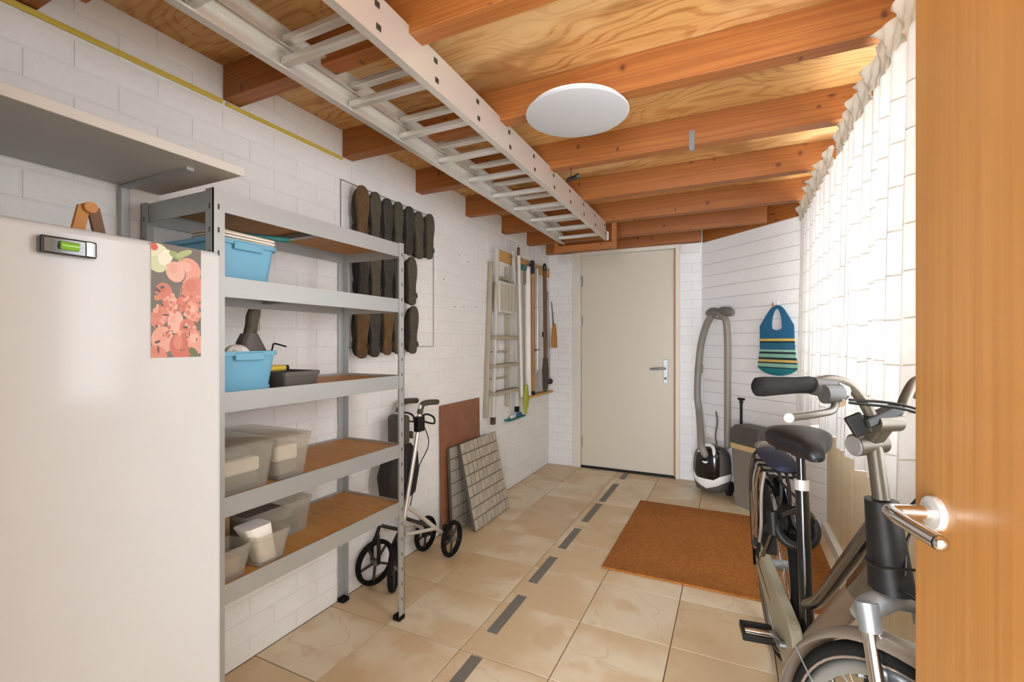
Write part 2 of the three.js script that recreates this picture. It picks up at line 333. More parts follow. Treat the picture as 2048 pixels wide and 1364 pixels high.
// window wall
const W0 = 1.52, W1 = 3.60, WH0 = 0.93, WH1 = 2.17;
{
  const wall = struct('wall_right', 'window wall panelled in beige boards below the curtains', [box(WR + 0.006, WR + 0.15, 0, WH0, -0.1, 3.95), box(WR + 0.006, WR + 0.15, WH1, CH, -0.1, 3.95), box(WR + 0.006, WR + 0.15, WH0, WH1, -0.1, 1.0), box(WR + 0.006, WR + 0.15, WH0, WH1, 1.47, W0), box(WR + 0.006, WR + 0.15, WH0, WH1, W1, 3.95)], M.framePaint);
  for (let k = 0; k < 10; k++) {
    const d0 = 0.1 + k * 0.37 + 0.002, d1 = Math.min(0.1 + (k + 1) * 0.37, 3.80) - 0.002;
    const m = new THREE.Mesh(pieceGeo(d1 - d0, WH0 - 0.075, 0.008, 0.002, k % 5), M.beigePanel); m.name = 'panel'; m.rotation.y = -Math.PI / 2; m.position.set(WR + 0.006, 0.07 + (WH0 - 0.075) / 2, -(d0 + d1) / 2); wall.add(m);
  }
  struct('baseboard_right', 'cream baseboard along the beige panelled window wall', box(WR - 0.035, WR + 0.004, 0, 0.07, 0.1, 3.80, 0.004), M.framePaint);
  const w = structGroup('window_1', 'wide white framed window behind the curtains');
  const f0 = WR + 0.05, f1 = WR + 0.11;
  part(w, 'window_frame', [box(f0, f1, WH0, WH0 + 0.06, W0, W1), box(f0, f1, WH1 - 0.06, WH1, W0, W1), box(f0, f1, WH0, WH1, W0, W0 + 0.06), box(f0, f1, WH0, WH1, W1 - 0.06, W1)], M.white);
  for (let k = 1; k < 3; k++) { const d = W0 + (W1 - W0) * k / 3; part(w, 'mullion', box(f0, f1, WH0 + 0.06, WH1 - 0.06, d - 0.03, d + 0.03), M.white); }
  for (let k = 0; k < 3; k++) { const a = W0 + (W1 - W0) * k / 3 + 0.035, b = W0 + (W1 - W0) * (k + 1) / 3 - 0.035; const g = new THREE.PlaneGeometry(b - a, WH1 - WH0 - 0.12); g.rotateY(-Math.PI / 2); g.translate(f0 + 0.03, (WH0 + WH1) / 2, -(a + b) / 2); part(w, 'pane', g, M.glass); }
  part(w, 'window_sill', box(WR - 0.05, f0, WH0 - 0.02, WH0 + 0.008, W0 - 0.02, W1 + 0.02, 0.004), M.white);
}
{
  const w = structGroup('window_2', 'unseen narrow window behind the open wooden door, lighting the left wall'), f0 = WR + 0.05, f1 = WR + 0.11;  // hidden from view, placed so daylight reaches the left wall and refrigerator
  part(w, 'window_frame', [box(f0, f1, WH0, WH0 + 0.05, 1.0, 1.47), box(f0, f1, WH1 - 0.05, WH1, 1.0, 1.47), box(f0, f1, WH0, WH1, 1.0, 1.05), box(f0, f1, WH0, WH1, 1.42, 1.47)], M.white);
  const g = new THREE.PlaneGeometry(0.39, WH1 - WH0 - 0.08); g.rotateY(-Math.PI / 2); g.translate(f0 + 0.03, (WH0 + WH1) / 2, -1.235); part(w, 'pane', g, M.glass);
}
// wall with the doorway the camera stands in
struct('wall_front', 'white wall around the open doorway', [box(WL - 0.15, -0.52, 0, CH, -0.06, 0.09), box(0.475, WR + 0.15, 0, CH, -0.06, 0.09), box(-0.52, 0.475, 2.13, CH, -0.06, 0.09)], M.white);
// unseen hall behind the camera, placed to spread soft light through the doorway
{
  struct('wall_hall_unseen', 'unseen white hall walls behind the open doorway', [box(-1.0, -0.85, 0, CH, -2.5, -0.06), box(0.85, 1.0, 0, CH, -2.5, -0.06), box(-1.0, -0.66, 0, CH, -2.5, -2.35), box(0.66, 1.0, 0, CH, -2.5, -2.35), box(-0.66, 0.66, 2.12, CH, -2.5, -2.35)], M.white);
  struct('floor_hall_unseen', 'unseen beige hall floor behind the open doorway', box(-1.0, 1.0, -0.12, 0, -2.5, -0.1), M.tiles[0]);
  struct('ceiling_hall_unseen', 'unseen white hall ceiling behind the open doorway', box(-1.0, 1.0, CH, CH + 0.08, -2.5, -0.12), M.white);
  const d = structGroup('door_3', 'unseen glazed white door at the end of the hall behind the camera');  // out of view, set around the unseen hall light
  part(d, 'door_frame', [box(-0.66, -0.60, 0, 2.12, -2.44, -2.38), box(0.60, 0.66, 0, 2.12, -2.44, -2.38), box(-0.60, 0.60, 2.06, 2.12, -2.44, -2.38), box(-0.60, 0.60, 0, 0.06, -2.44, -2.38)], M.white);
  const g = new THREE.PlaneGeometry(1.2, 2.0); g.translate(0, 1.06, 2.41); part(d, 'pane', g, M.glass);
}
// ceiling: plywood sheets on pine joists
{
  const c = structGroup('ceiling', 'plywood ceiling carried on orange pine joists');
  const ed = [-0.1, 0.572, 1.782, 2.977, 4.10, 4.9];
  for (let k = 0; k + 1 < ed.length; k++) part(c, 'plywood_sheet', box(WL - 0.15, WR + 0.15, CH, CH + 0.022, ed[k] + 0.001, ed[k + 1] - 0.001), M.ply);
  part(c, 'roof_cover', box(WL - 0.16, WR + 0.16, CH + 0.022, CH + 0.08, -0.12, 4.92), M.greyDark);
  const beams = [0.54, 1.14, 1.75, 2.35, 2.945, 3.54, 4.07, 4.575];
  beams.forEach((d, k) => {
    const x1 = Math.min(WR, DIAG - d - 0.085); let g = box(WL, x1, 2.243 - 0.0025 * k, CH, d, d + 0.068, 0.003);
    g = uvm(tidy(g)); const uv = g.attributes.uv; for (let i = 0; i < uv.count; i++) uv.setXY(i, uv.getX(i) + k * 0.73, uv.getY(i) + k * 0.117);
    part(c, 'joist', g, M.pine, undefined, true);
  });
  part(c, 'wall_plate', bar(onDiag(-0.25, 2.297, -0.03), onDiag(0.60, 2.297, -0.03), 0.09, 0.155, 0.002), M.pine);
  const cl = part(c, 'ladder_hanger', [box(-0.862, -0.825, 2.03, 2.37, 3.612, 3.655, 0.002), box(-1.34, -0.862, 2.035, 2.088, 3.612, 3.655, 0.002)], M.pine);
  part(c, 'ladder_hanger', [box(-0.862, -0.825, 2.075, 2.37, 0.49, 0.538, 0.002), box(-1.34, -0.862, 2.075, 2.128, 0.49, 0.538, 0.002), box(-1.34, -1.305, 2.128, 2.37, 0.49, 0.538, 0.002)], M.pine);
  part(c, 'ladder_hanger', [box(-1.34, -1.305, 2.088, 2.37, 3.612, 3.655, 0.002)], M.pine);
  part(c, 'metal_strap', [box(-0.19, -0.165, 2.215, 2.30, 2.342, 2.3495), box(-0.187, -0.168, 2.205, 2.222, 2.336, 2.3495)], M.steel, 'small grey metal strap screwed to a joist');
}
// yellow conduit and small ducts on the brick
solo('conduit', 'thin yellow conduit running along the top of the brick wall', 'conduit', [box(WL + 0.001, WL + 0.013, 2.222, 2.238, 0.12, 1.135, 0.003), box(WL + 0.001, WL + 0.011, 2.22, 2.235, 1.15, 1.745, 0.003)], std(0xd6bd4e, 0.5));
solo('cable_duct', 'small white cable duct on the brick beside the door hinges', 'duct', [box(-1.62, -1.53, 2.135, 2.22, WB - 0.03, WB - 0.001, 0.004)], M.white);
solo('cable_duct', 'white cable duct on the narrow pier between door and corner wall', 'duct', [box(-0.45, -0.285, 2.135, 2.22, WB - 0.03, WB - 0.001, 0.004)], M.white);

// wooden door standing open against the window wall
{
  const A = new THREE.Vector2(0.272, 0.984), B = new THREE.Vector2(0.452, 0.152), dir = B.clone().sub(A).normalize(), nor = new THREE.Vector2(dir.y, -dir.x); // nor points into the room
  if (nor.x > 0) nor.negate();
  const at = (s, n, h) => { const p = A.clone().addScaledVector(dir, s).addScaledVector(nor, n); return V(p.x, h, p.y); };
  const d = structGroup('door_2', 'orange beech door standing open beside the bicycle');
  const L = A.distanceTo(B), leaf = bar(at(0, -0.02, 1.06), at(L, -0.02, 1.06), 0.04, 2.1, 0.0025);
  part(d, 'door_leaf', leaf, M.beech);
  const s = 0.055, h = 1.035;
  const hd = part(d, 'handle', [rod(at(s, 0.006, h), at(s, 0.058, h), 0.0105, 0.0105, 20), tube([at(s, 0.05, h), at(s + 0.004, 0.064, h), at(s + 0.02, 0.068, h), at(s + 0.125, 0.066, h)], 0.0105, 30, 16)], M.chrome, 'chrome lever handle');
  part(hd, 'rosette', lathe([[0.001, 0.010], [0.024, 0.010], [0.026, 0.007], [0.026, 0]], at(s, 0, h), new THREE.Vector3(nor.x, 0, -nor.y)), M.alu);
  part(d, 'hinge', [rod(at(L - 0.002, 0.006, 0.25), at(L - 0.002, 0.006, 0.35), 0.008), rod(at(L - 0.002, 0.006, 1.75), at(L - 0.002, 0.006, 1.85), 0.008)], M.steel);
}
// curtains on a rail
{
  M.sheer = new THREE.MeshPhysicalMaterial({ map: tex(512, 512, (u, v) => mix([246, 245, 243], [236, 235, 232], fbm(u, v, 90, 30, 2)), 1, 1), roughness: 1, transmission: 0.07, thickness: 0, side: THREE.DoubleSide });
  M.header = new THREE.MeshPhysicalMaterial({ color: 0xe9e4d6, roughness: 1, transmission: 0.06, thickness: 0, side: THREE.DoubleSide });
  const cloth = (d0, d1, h0, h1, pleats, amp, x, flare, ph) => {
    const nu = pleats * 16, nv = 18, pos = [], uv = [], idx = [];
    const at = (t, v) => {
      const a = t * pleats * Math.PI * 2 + ph + Math.sin(t * 9 + ph) * 0.7 * (1 - v);
      const am = amp * (0.55 + 0.45 * (1 - v)) * (0.7 + 0.5 * hash(Math.floor(t * pleats), 3 + Math.round(ph * 7)));
      return [x + am * (Math.sin(a) + 0.25 * Math.sin(2 * a + 1)) + flare * (1 - v), h0 + (h1 - h0) * v + (1 - v) * (1 - v) * (0.014 * Math.sin(t * 21 + ph) - 0.030 * Math.max(0, Math.sin(t * 13 + ph)) ** 3), d0 + (d1 - d0) * t + 0.02 * Math.sin(a * 0.5) * (1 - v)];
    };
    cloth.crossLine = v => {                                           // a thin raised line running across the cloth
      const p = []; for (let i = 0; i <= pleats * 8; i++) { const q = at(i / (pleats * 8), v); p.push(V(q[0], q[1], q[2])); }
      return new THREE.TubeGeometry(new THREE.CatmullRomCurve3(p), pleats * 12, 0.0022, 5);
    };
    let arc = 0, prev = null;
    for (let i = 0; i <= nu; i++) {
      const col = [];
      for (let j = 0; j <= nv; j++) col.push(at(i / nu, j / nv));
      if (prev) arc += Math.hypot(col[0][0] - prev[0][0], col[0][2] - prev[0][2]); prev = col;
      for (let j = 0; j <= nv; j++) { pos.push(col[j][0], col[j][1], -col[j][2]); uv.push(arc, col[j][1]); }
    }
    for (let i = 0; i < nu; i++) for (let j = 0; j < nv; j++) { const a = i * (nv + 1) + j, b = a + nv + 1; idx.push(a, b, a + 1, b, b + 1, a + 1); }
    const g = new THREE.BufferGeometry(); g.setAttribute('position', new THREE.Float32BufferAttribute(pos, 3)); g.setAttribute('uv', new THREE.Float32BufferAttribute(uv, 2)); g.setIndex(idx); g.computeVertexNormals();
    return g;
  };
  const header = (d0, d1, pleats, x, ph) => {                     // gathered band standing in uneven pinch pleats at the rail
    const nu = pleats * 12, nv = 6, pos = [], idx = [];
    for (let i = 0; i <= nu; i++) {
      const t = i / nu, k = Math.floor(t * pleats - 1e-6), j1 = hash(k, 5 + Math.round(ph * 10)), fr = t * pleats - k, saw = fr < 0.35 + 0.3 * j1 ? fr / (0.35 + 0.3 * j1) : (1 - fr) / (0.65 - 0.3 * j1);
      for (let j = 0; j <= nv; j++) {
        const v = j / nv, am = (0.020 + 0.034 * j1) * (0.45 + 0.75 * v * v), wr = 0.004 * Math.sin(t * 190 + v * 9) + 0.003 * Math.sin(t * 77 + v * 23);
        pos.push(x + 0.006 - am * saw + wr, 2.125 + 0.105 * v - 0.016 * j1 * v - 0.012 * saw * v, -(d0 + (d1 - d0) * t + 0.018 * saw * v));
      }
    }
    for (let i = 0; i < nu; i++) for (let j = 0; j < nv; j++) { const a = i * (nv + 1) + j, b = a + nv + 1; idx.push(a, b, a + 1, b, b + 1, a + 1); }
    const g = new THREE.BufferGeometry(); g.setAttribute('position', new THREE.Float32BufferAttribute(pos, 3)); g.setIndex(idx); g.computeVertexNormals(); return g;
  };
  const make = (label, d0, d1, pleats, amp, x, ph, h0) => {
    const c = thing('curtain', label, 'curtain', V(x, h0, (d0 + d1) / 2), 'white curtains at the window');
    part(c, 'drape', cloth(d0, d1, h0, 2.16, pleats, amp, x, -0.01, ph), M.sheer, undefined, true);
    for (let k = 1; k < 10; k++) part(c, 'thin_cross_line', cloth.crossLine(k / 10.3), M.header);
    part(c, 'gathered_header', header(d0, d1, pleats, x - amp * 0.6, ph), M.header);
  };
  make('wide white sheer curtain hanging next to the open orange door', 1.50, 2.52, 9, 0.036, 0.440, 0.4, 0.865);
  make('narrower white sheer curtain hanging next to the slanting corner wall', 2.60, 3.72, 9, 0.026, 0.43, 2.1, 0.86);
  const r = thing('curtain_rail', 'grey metal curtain rail fixed under the joists', 'curtain rail', V(0.47, 2.18, 2.4));
  part(r, 'rail', box(0.496, 0.516, 2.185, 2.205, 1.40, 3.74, 0.003), M.steel);
  for (const d of [1.784, 2.384, 2.979, 3.574]) part(r, 'bracket', box(0.494, 0.518, 2.205, 2.238, d - 0.012, d + 0.012), M.darkMetal);
}

// ------------------------------------------------------------------ ladder under the ceiling
{
  const L = thing('extension_ladder', 'two-section aluminium extension ladder slung under the ceiling joists', 'ladder', V(-1.08, 2.09, 2));
  const H = d => 2.148 - (d - 0.5) * 0.0155;
  const chan = (x, s, off, hh, d0, d1, w) => {                     // channel: web with two flanges turned inward
    const a = V(x, H(d0) + off + hh / 2, d0), b = V(x, H(d1) + off + hh / 2, d1), o = (dx, dy) => [a.clone().add(new THREE.Vector3(dx, dy, 0)), b.clone().add(new THREE.Vector3(dx, dy, 0))];
    return [bar(a, b, 0.004, hh), bar(...o(-s * w / 2, hh / 2 - 0.003), w, 0.006), bar(...o(-s * w / 2, -hh / 2 + 0.003), w, 0.006)];
  };
  for (const s of [-1, 1]) part(L, 'rail', chan(-1.08 + s * 0.19, s, 0, 0.064, 0.3, 3.605, 0.026), M.alu);
  for (const s of [-1, 1]) part(L, 'rail', chan(-1.08 + s * 0.185, s, 0.068, 0.060, 0.3, 3.56, 0.024), M.alu);
  for (let k = -2; k <= 9; k++) for (const up of [0, 1]) {
    const d = 1.0 + 0.28 * k, y = H(d) + (up ? 0.098 : 0.032), x = up ? 0.183 : 0.188;
    const r = part(L, 'rung', bar(V(-1.08 - x, y, d), V(-1.08 + x, y, d), 0.030, 0.026, 0.007), M.alu);
    for (const e of [-1, 1]) part(r, 'rung_end', box(-1.08 + e * (x + 0.001), -1.08 + e * (x + 0.006), y - 0.009, y + 0.009, d - 0.010, d + 0.010, 0.002), M.darkMetal);
  }
  for (const s of [-1, 1]) part(L, 'end_cap', box(-1.08 + s * 0.19 - 0.016, -1.08 + s * 0.19 + 0.006, H(3.6) - 0.002, H(3.6) + 0.066, 3.598, 3.61, 0.003), s < 0 ? M.rubber : M.whitePlastic);
}
// round lamp on the joist
{
  const c = V(-0.565, 2.182, 1.784), l = thing('ceiling_lamp', 'round flat opal ceiling lamp fixed under a pine joist', 'lamp', c);
  part(l, 'base', lathe([[0, 0.058], [0.17, 0.058], [0.185, 0.05], [0.185, 0.030], [0, 0.030]], c, undefined, 56), M.whitePlastic);
  part(l, 'diffuser', lathe([[0.196, 0.034], [0.203, 0.031], [0.204, 0.027], [0.198, 0.023], [0.15, 0.018], [0.08, 0.015], [0.001, 0.014]].reverse(), c, undefined, 56), M.opal);
}
{
  const t = thing('flashlight', 'small black flashlight hanging under a joist beyond the ladder', 'flashlight', V(-0.775, 2.16, 2.375));
  part(t, 'barrel', rod(V(-0.80, 2.165, 2.36), V(-0.765, 2.185, 2.39), 0.011, 0.011), M.black);
  part(t, 'head', rod(V(-0.765, 2.185, 2.39), V(-0.752, 2.193, 2.401), 0.013, 0.016), M.darkMetal);
  part(t, 'cord', [rod(V(-0.785, 2.175, 2.375), V(-0.785, 2.240, 2.375), 0.002, 0.002, 6)], M.black);
}

// ------------------------------------------------------------------ refrigerator corner
{
  const F = -1.185, f = thing('refrigerator', 'tall glossy white refrigerator beside the metal shelving', 'refrigerator', V(-1.48, 0, 0.455));
  part(f, 'cabinet', box(-1.775, F - 0.065, 0.02, 1.53, 0.155, 0.755, 0.008), M.fridge);
  part(f, 'door', box(F - 0.058, F, 0.09, 1.53, 0.155, 0.755, 0.016), M.fridge);
  part(f, 'gasket', box(F - 0.066, F - 0.057, 0.1, 1.52, 0.165, 0.745), M.greyCloth);
  part(f, 'plinth', box(-1.76, F - 0.07, 0, 0.03, 0.17, 0.74), M.greyPlastic);
}
{
  const cv = document.createElement('canvas'); cv.width = 256; cv.height = 512; const x = cv.getContext('2d');
  x.fillStyle = '#6f6a62'; x.fillRect(0, 0, 256, 512);
  const el = (cx, cy, rx, ry, a, col) => { x.fillStyle = col; x.beginPath(); x.ellipse(cx, cy, rx, ry, a, 0, 7); x.fill(); };
  const P = ['#d99c8c', '#cf8776', '#dfb0a1', '#c77d6c', '#d9a493', '#bf6f5f'];
  const big = [[185, 110, 70, 62], [215, 200, 60, 78], [120, 120, 46, 50], [60, 215, 42, 40], [95, 270, 40, 42], [160, 262, 38, 36], [215, 300, 46, 44], [40, 330, 40, 52], [120, 350, 52, 40], [185, 380, 44, 48], [60, 430, 60, 58], [150, 460, 66, 60], [230, 440, 48, 60], [30, 495, 50, 36]];
  big.forEach((b, i) => { el(b[0] + 4, b[1] + 6, b[2], b[3], i, '#756860'); el(b[0], b[1], b[2], b[3], i, P[i % 6]); el(b[0] - b[2] * 0.25, b[1] - b[3] * 0.3, b[2] * 0.5, b[3] * 0.4, i, P[(i + 2) % 6]); });
  for (let k = 0; k < 70; k++) el(rr(20, 250), rr(220, 420), rr(5, 15), rr(5, 13), rr(0, 3), P[k % 6]);
  for (let k = 0; k < 26; k++) el(rr(0, 256), rr(180, 500), rr(3, 18), rr(2, 6), rr(0, 3), k % 2 ? '#5c4b48' : '#4c5648');
  el(40, 45, 52, 40, 0.4, '#d9dcc0'); el(30, 95, 46, 36, 0.2, '#c9d3ae'); el(70, 60, 30, 42, 0.8, '#e6e6d2'); el(125, 45, 40, 16, 0.3, '#93a86a'); el(165, 30, 46, 14, -0.4, '#a9b884'); el(14, 20, 18, 16, 0, '#cf5a4c'); el(215, 490, 30, 18, 0.7, '#66704a');
  const t = new THREE.CanvasTexture(cv); t.colorSpace = THREE.SRGBColorSpace;
  const g = new THREE.BoxGeometry(0.108, 0.262, 0.0012), pl = new THREE.PlaneGeometry(0.108, 0.262); pl.translate(0, 0, 0.001);
  pl.rotateY(Math.PI / 2); pl.translate(-1.1835, 1.395, -0.645); g.rotateY(Math.PI / 2); g.translate(-1.1843, 1.395, -0.645);
  const p = thing('photo_print', 'tall pink photo print of blossoms and fruit stuck on the refrigerator door', 'print', V(-1.1843, 1.264, 0.645));
  part(p, 'paper', g, M.whitePlastic); part(p, 'printed_face', pl, new THREE.MeshPhysicalMaterial({ map: t, roughness: 0.5 }), undefined, true);
}
{
  const b = V(-1.183, 1.466, 0.443), s = thing('spirit_level', 'small black pocket spirit level with green vial stuck to the refrigerator', 'spirit level', b);
  part(s, 'body', box(-1.1848, -1.166, 1.468, 1.502, 0.400, 0.487, 0.004), M.gloss);
  part(s, 'vial', [rod(V(-1.166, 1.486, 0.428), V(-1.166, 1.486, 0.456), 0.0085, 0.0085, 16)], std(0x86c23a, 0.2));
  part(s, 'cap', box(-1.1652, -1.1632, 1.471, 1.499, 0.468, 0.479, 0.0008), M.alu, 'silver end plate');
  part(s, 'window', box(-1.1655, -1.1645, 1.472, 1.497, 0.405, 0.420, 0.0004), M.greyPlastic);
}
{
  const s = thing('wooden_clamp', 'small brown wooden clamp standing on the refrigerator top', 'clamp', V(-1.26, 1.53, 0.51));
  const x = -1.26, d = 0.51;
  part(s, 'jaw', bar(V(x, 1.532, d - 0.020), V(x, 1.592, d - 0.008), 0.022, 0.010, 0.002, new THREE.Vector3(1, 0, 0)), M.wood);
  part(s, 'jaw', bar(V(x, 1.532, d + 0.020), V(x, 1.592, d + 0.008), 0.022, 0.010, 0.002, new THREE.Vector3(1, 0, 0)), M.woodDark);
  part(s, 'pivot', rod(V(x - 0.013, 1.590, d), V(x + 0.013, 1.590, d), 0.012), M.wood);
}
{
  const s = thing('storage_shelf', 'long grey board shelf on the brick wall above the refrigerator', 'shelf', V(-1.57, 1.79, 0.5));
  part(s, 'board', box(-1.785, -1.352, 1.806, 1.826, 0.10, 0.922, 0.002), std(0xb5b3ad, 0.55));
  part(s, 'edge_strip', box(-1.352, -1.346, 1.804, 1.830, 0.10, 0.924, 0.001), std(0xcfccc6, 0.5));
  for (const d of [0.20, 0.81]) {
    part(s, 'bracket', [box(-1.785, -1.765, d < 0.5 ? 1.56 : 1.40, 1.80, d - 0.012, d + 0.012, 0.002), bar(V(-1.78, 1.798, d), V(-1.42, 1.802, d), 0.02, 0.010)], M.galv);
  }
}

// ------------------------------------------------------------------ metal shelving and what stands on it
const SX0 = -1.785, SX1 = -1.40, SD0 = 0.862, SD1 = 1.752, LV = [0.555, 0.823, 1.145, 1.500, 1.758];
{
  const s = thing('shelving_unit', 'galvanised metal shelving unit with five brown boards against the brick wall', 'shelving', V((SX0 + SX1) / 2, 0, (SD0 + SD1) / 2));
  const A = 0.036, T = 0.003;
  for (const [x, sx] of [[SX0, 1], [SX1, -1]]) for (const [d, sd] of [[SD0, 1], [SD1, -1]]) {
    const u = part(s, 'upright', [box(x, x + sx * A, 0.01, 1.762, d, d + sd * T), box(x, x + sx * T, 0.01, 1.762, d, d + sd * A)], M.galv);
    part(u, 'foot', box(x - sx * 0.003, x + sx * (A + 0.002), 0, 0.022, d - sd * 0.003, d + sd * (A + 0.002), 0.003), M.rubber, 'black plastic foot');
    const holes = []; for (let k = 0; k < 24; k++) holes.push(box(x + sx * 0.014, x + sx * 0.020, 0.09 + k * 0.07, 0.106 + k * 0.07, d - sd * 0.0004, d + sd * 0.001), box(x - sx * 0.0004, x + sx * 0.001, 0.09 + k * 0.07, 0.106 + k * 0.07, d + sd * 0.014, d + sd * 0.020));
    part(u, 'slot', holes, M.darkMetal);
  }
  for (const h of LV) {
    const b = part(s, 'shelf', [box(SX0 + 0.009, SX1 - 0.009, h - 0.020, h - 0.010, SD0 + 0.006, SD1 - 0.006)], M.mdf, 'brown fibreboard shelf');
    for (const x of [SX0 + 0.004, SX1 - 0.004 - T]) part(b, 'shelf_beam', [box(x, x + T, h - 0.062, h, SD0 + 0.003, SD1 - 0.003), box(x < -1.6 ? x : x - 0.02, x < -1.6 ? x + 0.02 : x, h - 0.0235, h - 0.0205, SD0 + 0.003, SD1 - 0.003)], M.galv);
    for (const d of [SD0 + 0.004, SD1 - 0.007]) part(b, 'shelf_beam', box(SX0 + 0.008, SX1 - 0.008, h - 0.062, h, d, d + T), M.galv);
    part(b, 'support_bar', box(SX0 + 0.01, SX1 - 0.01, h - 0.042, h - 0.022, 1.30, 1.325), M.steel);
  }
}
const on = h => h - 0.010;
function tub(label, cd, h, w, len, ht) {
  const t = thing('storage_tub', label, 'tub', V(-1.595, h, cd), 'blue tubs on the shelving');
  part(t, 'body', openBox(-1.595, cd, h, h + ht, len - 0.05, w - 0.045, len - 0.02, w - 0.02, 0.004, 0.025, 0.010), M.blue);
  part(t, 'foot_ring', openBox(-1.595, cd, h + 0.0005, h + 0.018, len - 0.042, w - 0.037, len - 0.040, w - 0.035, 0.004, 0.025), M.blue);
  for (const s of [-1, 1]) part(t, 'handle', box(-1.595 + s * (len / 2 - 0.002) - 0.006, -1.595 + s * (len / 2 - 0.002) + 0.006, h + ht - 0.03, h + ht - 0.004, cd - 0.05, cd + 0.05, 0.004), M.blue);
  return t;
}
tub('light blue plastic tub with papers on top, on the upper shelf', 0.992, on(LV[3]), 0.232, 0.345, 0.135);
tub('light blue plastic tub holding a dark tool and white cloth, on the middle shelf', 0.996, on(LV[2]), 0.232, 0.345, 0.135);
{
  const h = on(LV[3]) + 0.1355, s = thing('paper_stack', 'stack of pale papers lying across the upper blue tub', 'papers', V(-1.6, h, 1.0));
  for (let k = 0; k < 5; k++) part(s, 'sheet', bar(V(-1.50 + rr(-0.01, 0.01), h + 0.003 + k * 0.005, 0.895 + rr(0, 0.01)), V(-1.50 + rr(-0.01, 0.01), h + 0.003 + k * 0.005, 1.09), 0.14, 0.004), k % 2 ? M.cloth : std(0xcdbfa4, 0.9));
  const g = thing('brush', 'dark green brush handle lying on the papers over the upper blue tub', 'brush', V(-1.47, h + 0.027, 1.08));
  part(g, 'handle', tube([V(-1.50, h + 0.036, 1.02), V(-1.47, h + 0.036, 1.07), V(-1.435, h + 0.038, 1.145)], 0.009, 12, 8), M.teal);
  part(g, 'bristle_block', box(-1.55, -1.49, h + 0.027, h + 0.045, 0.97, 1.03, 0.004), M.darkMetal);
}
{
  const h = on(LV[2]) + 0.004, s = thing('hand_tool', 'dark grey power tool standing upright in the middle blue tub', 'tool', V(-1.505, h, 1.062));
  const x = -1.505, d = 1.062;
  part(s, 'motor_housing', loft([0, 0.05, 0.11, 0.16, 0.19].map((y, k) => rrect(x, d - 0.012 * (k > 2), h + y, [0.05, 0.06, 0.07, 0.06, 0.05][k], [0.07, 0.09, 0.10, 0.075, 0.05][k], 0.02)), true, true, 1), M.greyDark);
  part(s, 'grip', loft([0.185, 0.22, 0.25, 0.275].map((y, k) => rrect(x, d - 0.010 + 0.006 * k, h + y, 0.036, [0.042, 0.036, 0.044, 0.036][k], 0.014)), true, true, 1), M.soleOlive);
  part(s, 'trigger', box(x - 0.008, x + 0.008, h + 0.20, h + 0.235, d + 0.010, d + 0.024, 0.003), M.greyMid);
  part(s, 'cord', tube([V(x, h + 0.02, d + 0.03), V(x + 0.03, h + 0.14, d + 0.055), V(x + 0.05, h + 0.155, d + 0.045), V(x + 0.08, h + 0.145, d + 0.07)], 0.003, 20, 6), M.black);
  const rag = (nm, lb, cx, cd, hh, sx, sd, sh, m) => { const g = ball(V(cx, hh, cd), sx, sh, sd, 28, 18), p = g.attributes.position; for (let i = 0; i < p.count; i++) { const a = Math.atan2(p.getZ(i) + cd, p.getX(i) - cx), k = 1 + 0.14 * Math.sin(a * 5 + p.getY(i) * 60) + 0.09 * Math.sin(a * 9 + 2); p.setX(i, cx + (p.getX(i) - cx) * k); p.setZ(i, -cd + (p.getZ(i) + cd) * k); } g.computeVertexNormals(); return solo(nm, lb, 'cloth', g, m); };
  rag('cloth', 'crumpled white cloth lying in the middle blue tub', -1.475, 0.985, h + 0.125, 0.038, 0.034, 0.028, M.cloth);
  rag('cloth', 'crumpled grey cloth lying in the middle blue tub', -1.52, 0.918, h + 0.135, 0.04, 0.024, 0.03, M.greyCloth);
}
{
  const h = on(LV[2]), t = thing('tray', 'shallow dark grey plastic tray beside the middle blue tub', 'tray', V(-1.53, h, 1.2));
  part(t, 'body', openBox(-1.53, 1.203, h, h + 0.058, 0.20, 0.135, 0.215, 0.15, 0.004, 0.012, 0.005), M.greyDark);
  const y = thing('paint_roller', 'yellow paint roller lying across the dark grey tray', 'paint roller', V(-1.53, h + 0.0585, 1.17));
  part(y, 'sleeve', rod(V(-1.50, h + 0.070, 1.115), V(-1.50, h + 0.070, 1.185), 0.0115, 0.0115), M.yellow);
  part(y, 'end_cap', rod(V(-1.50, h + 0.070, 1.185), V(-1.50, h + 0.070, 1.198), 0.010, 0.010), M.black);
}
function clearBox(label, cx, cd, h, ht, w, len, lid, fill) {
  const t = thing('clear_box', label, 'box', V(cx, h, cd), 'clear plastic boxes on the shelving');
  part(t, 'body', openBox(cx, cd, h, h + ht, len - 0.03, w - 0.025, len, w, 0.0025, 0.014, 0.004), M.clear);
  if (lid) part(t, 'lid', [loft([rrect(cx, cd, h + ht + 0.0005, len + 0.012, w + 0.012, 0.016), rrect(cx, cd, h + ht + 0.010, len + 0.012, w + 0.012, 0.016), rrect(cx, cd, h + ht + 0.014, len - 0.01, w - 0.01, 0.016)], true, true)], M.clear);
  fill.forEach(([sx, sd, ht2, y, m], k) => solo('stored_bundle', fill[k][5], 'bundle', box(cx - sx / 2 + 0.01 * k, cx + sx / 2 - 0.01, h + 0.004 + y, h + 0.004 + y + ht2, cd - sd / 2, cd + sd / 2, 0.012), m));
}
clearBox('lidded clear box with layered grey contents on the fourth shelf', -1.585, 0.985, on(LV[1]), 0.150, 0.195, 0.335, true, [[0.27, 0.14, 0.045, 0, M.greyDark, 'dark grey layer at the bottom of the wider lidded clear box'], [0.27, 0.15, 0.05, 0.046, M.cloth, 'white layer in the middle of the wider lidded clear box'], [0.22, 0.12, 0.028, 0.098, M.greyPlastic, 'grey layer lying on top inside the wider lidded clear box']]);
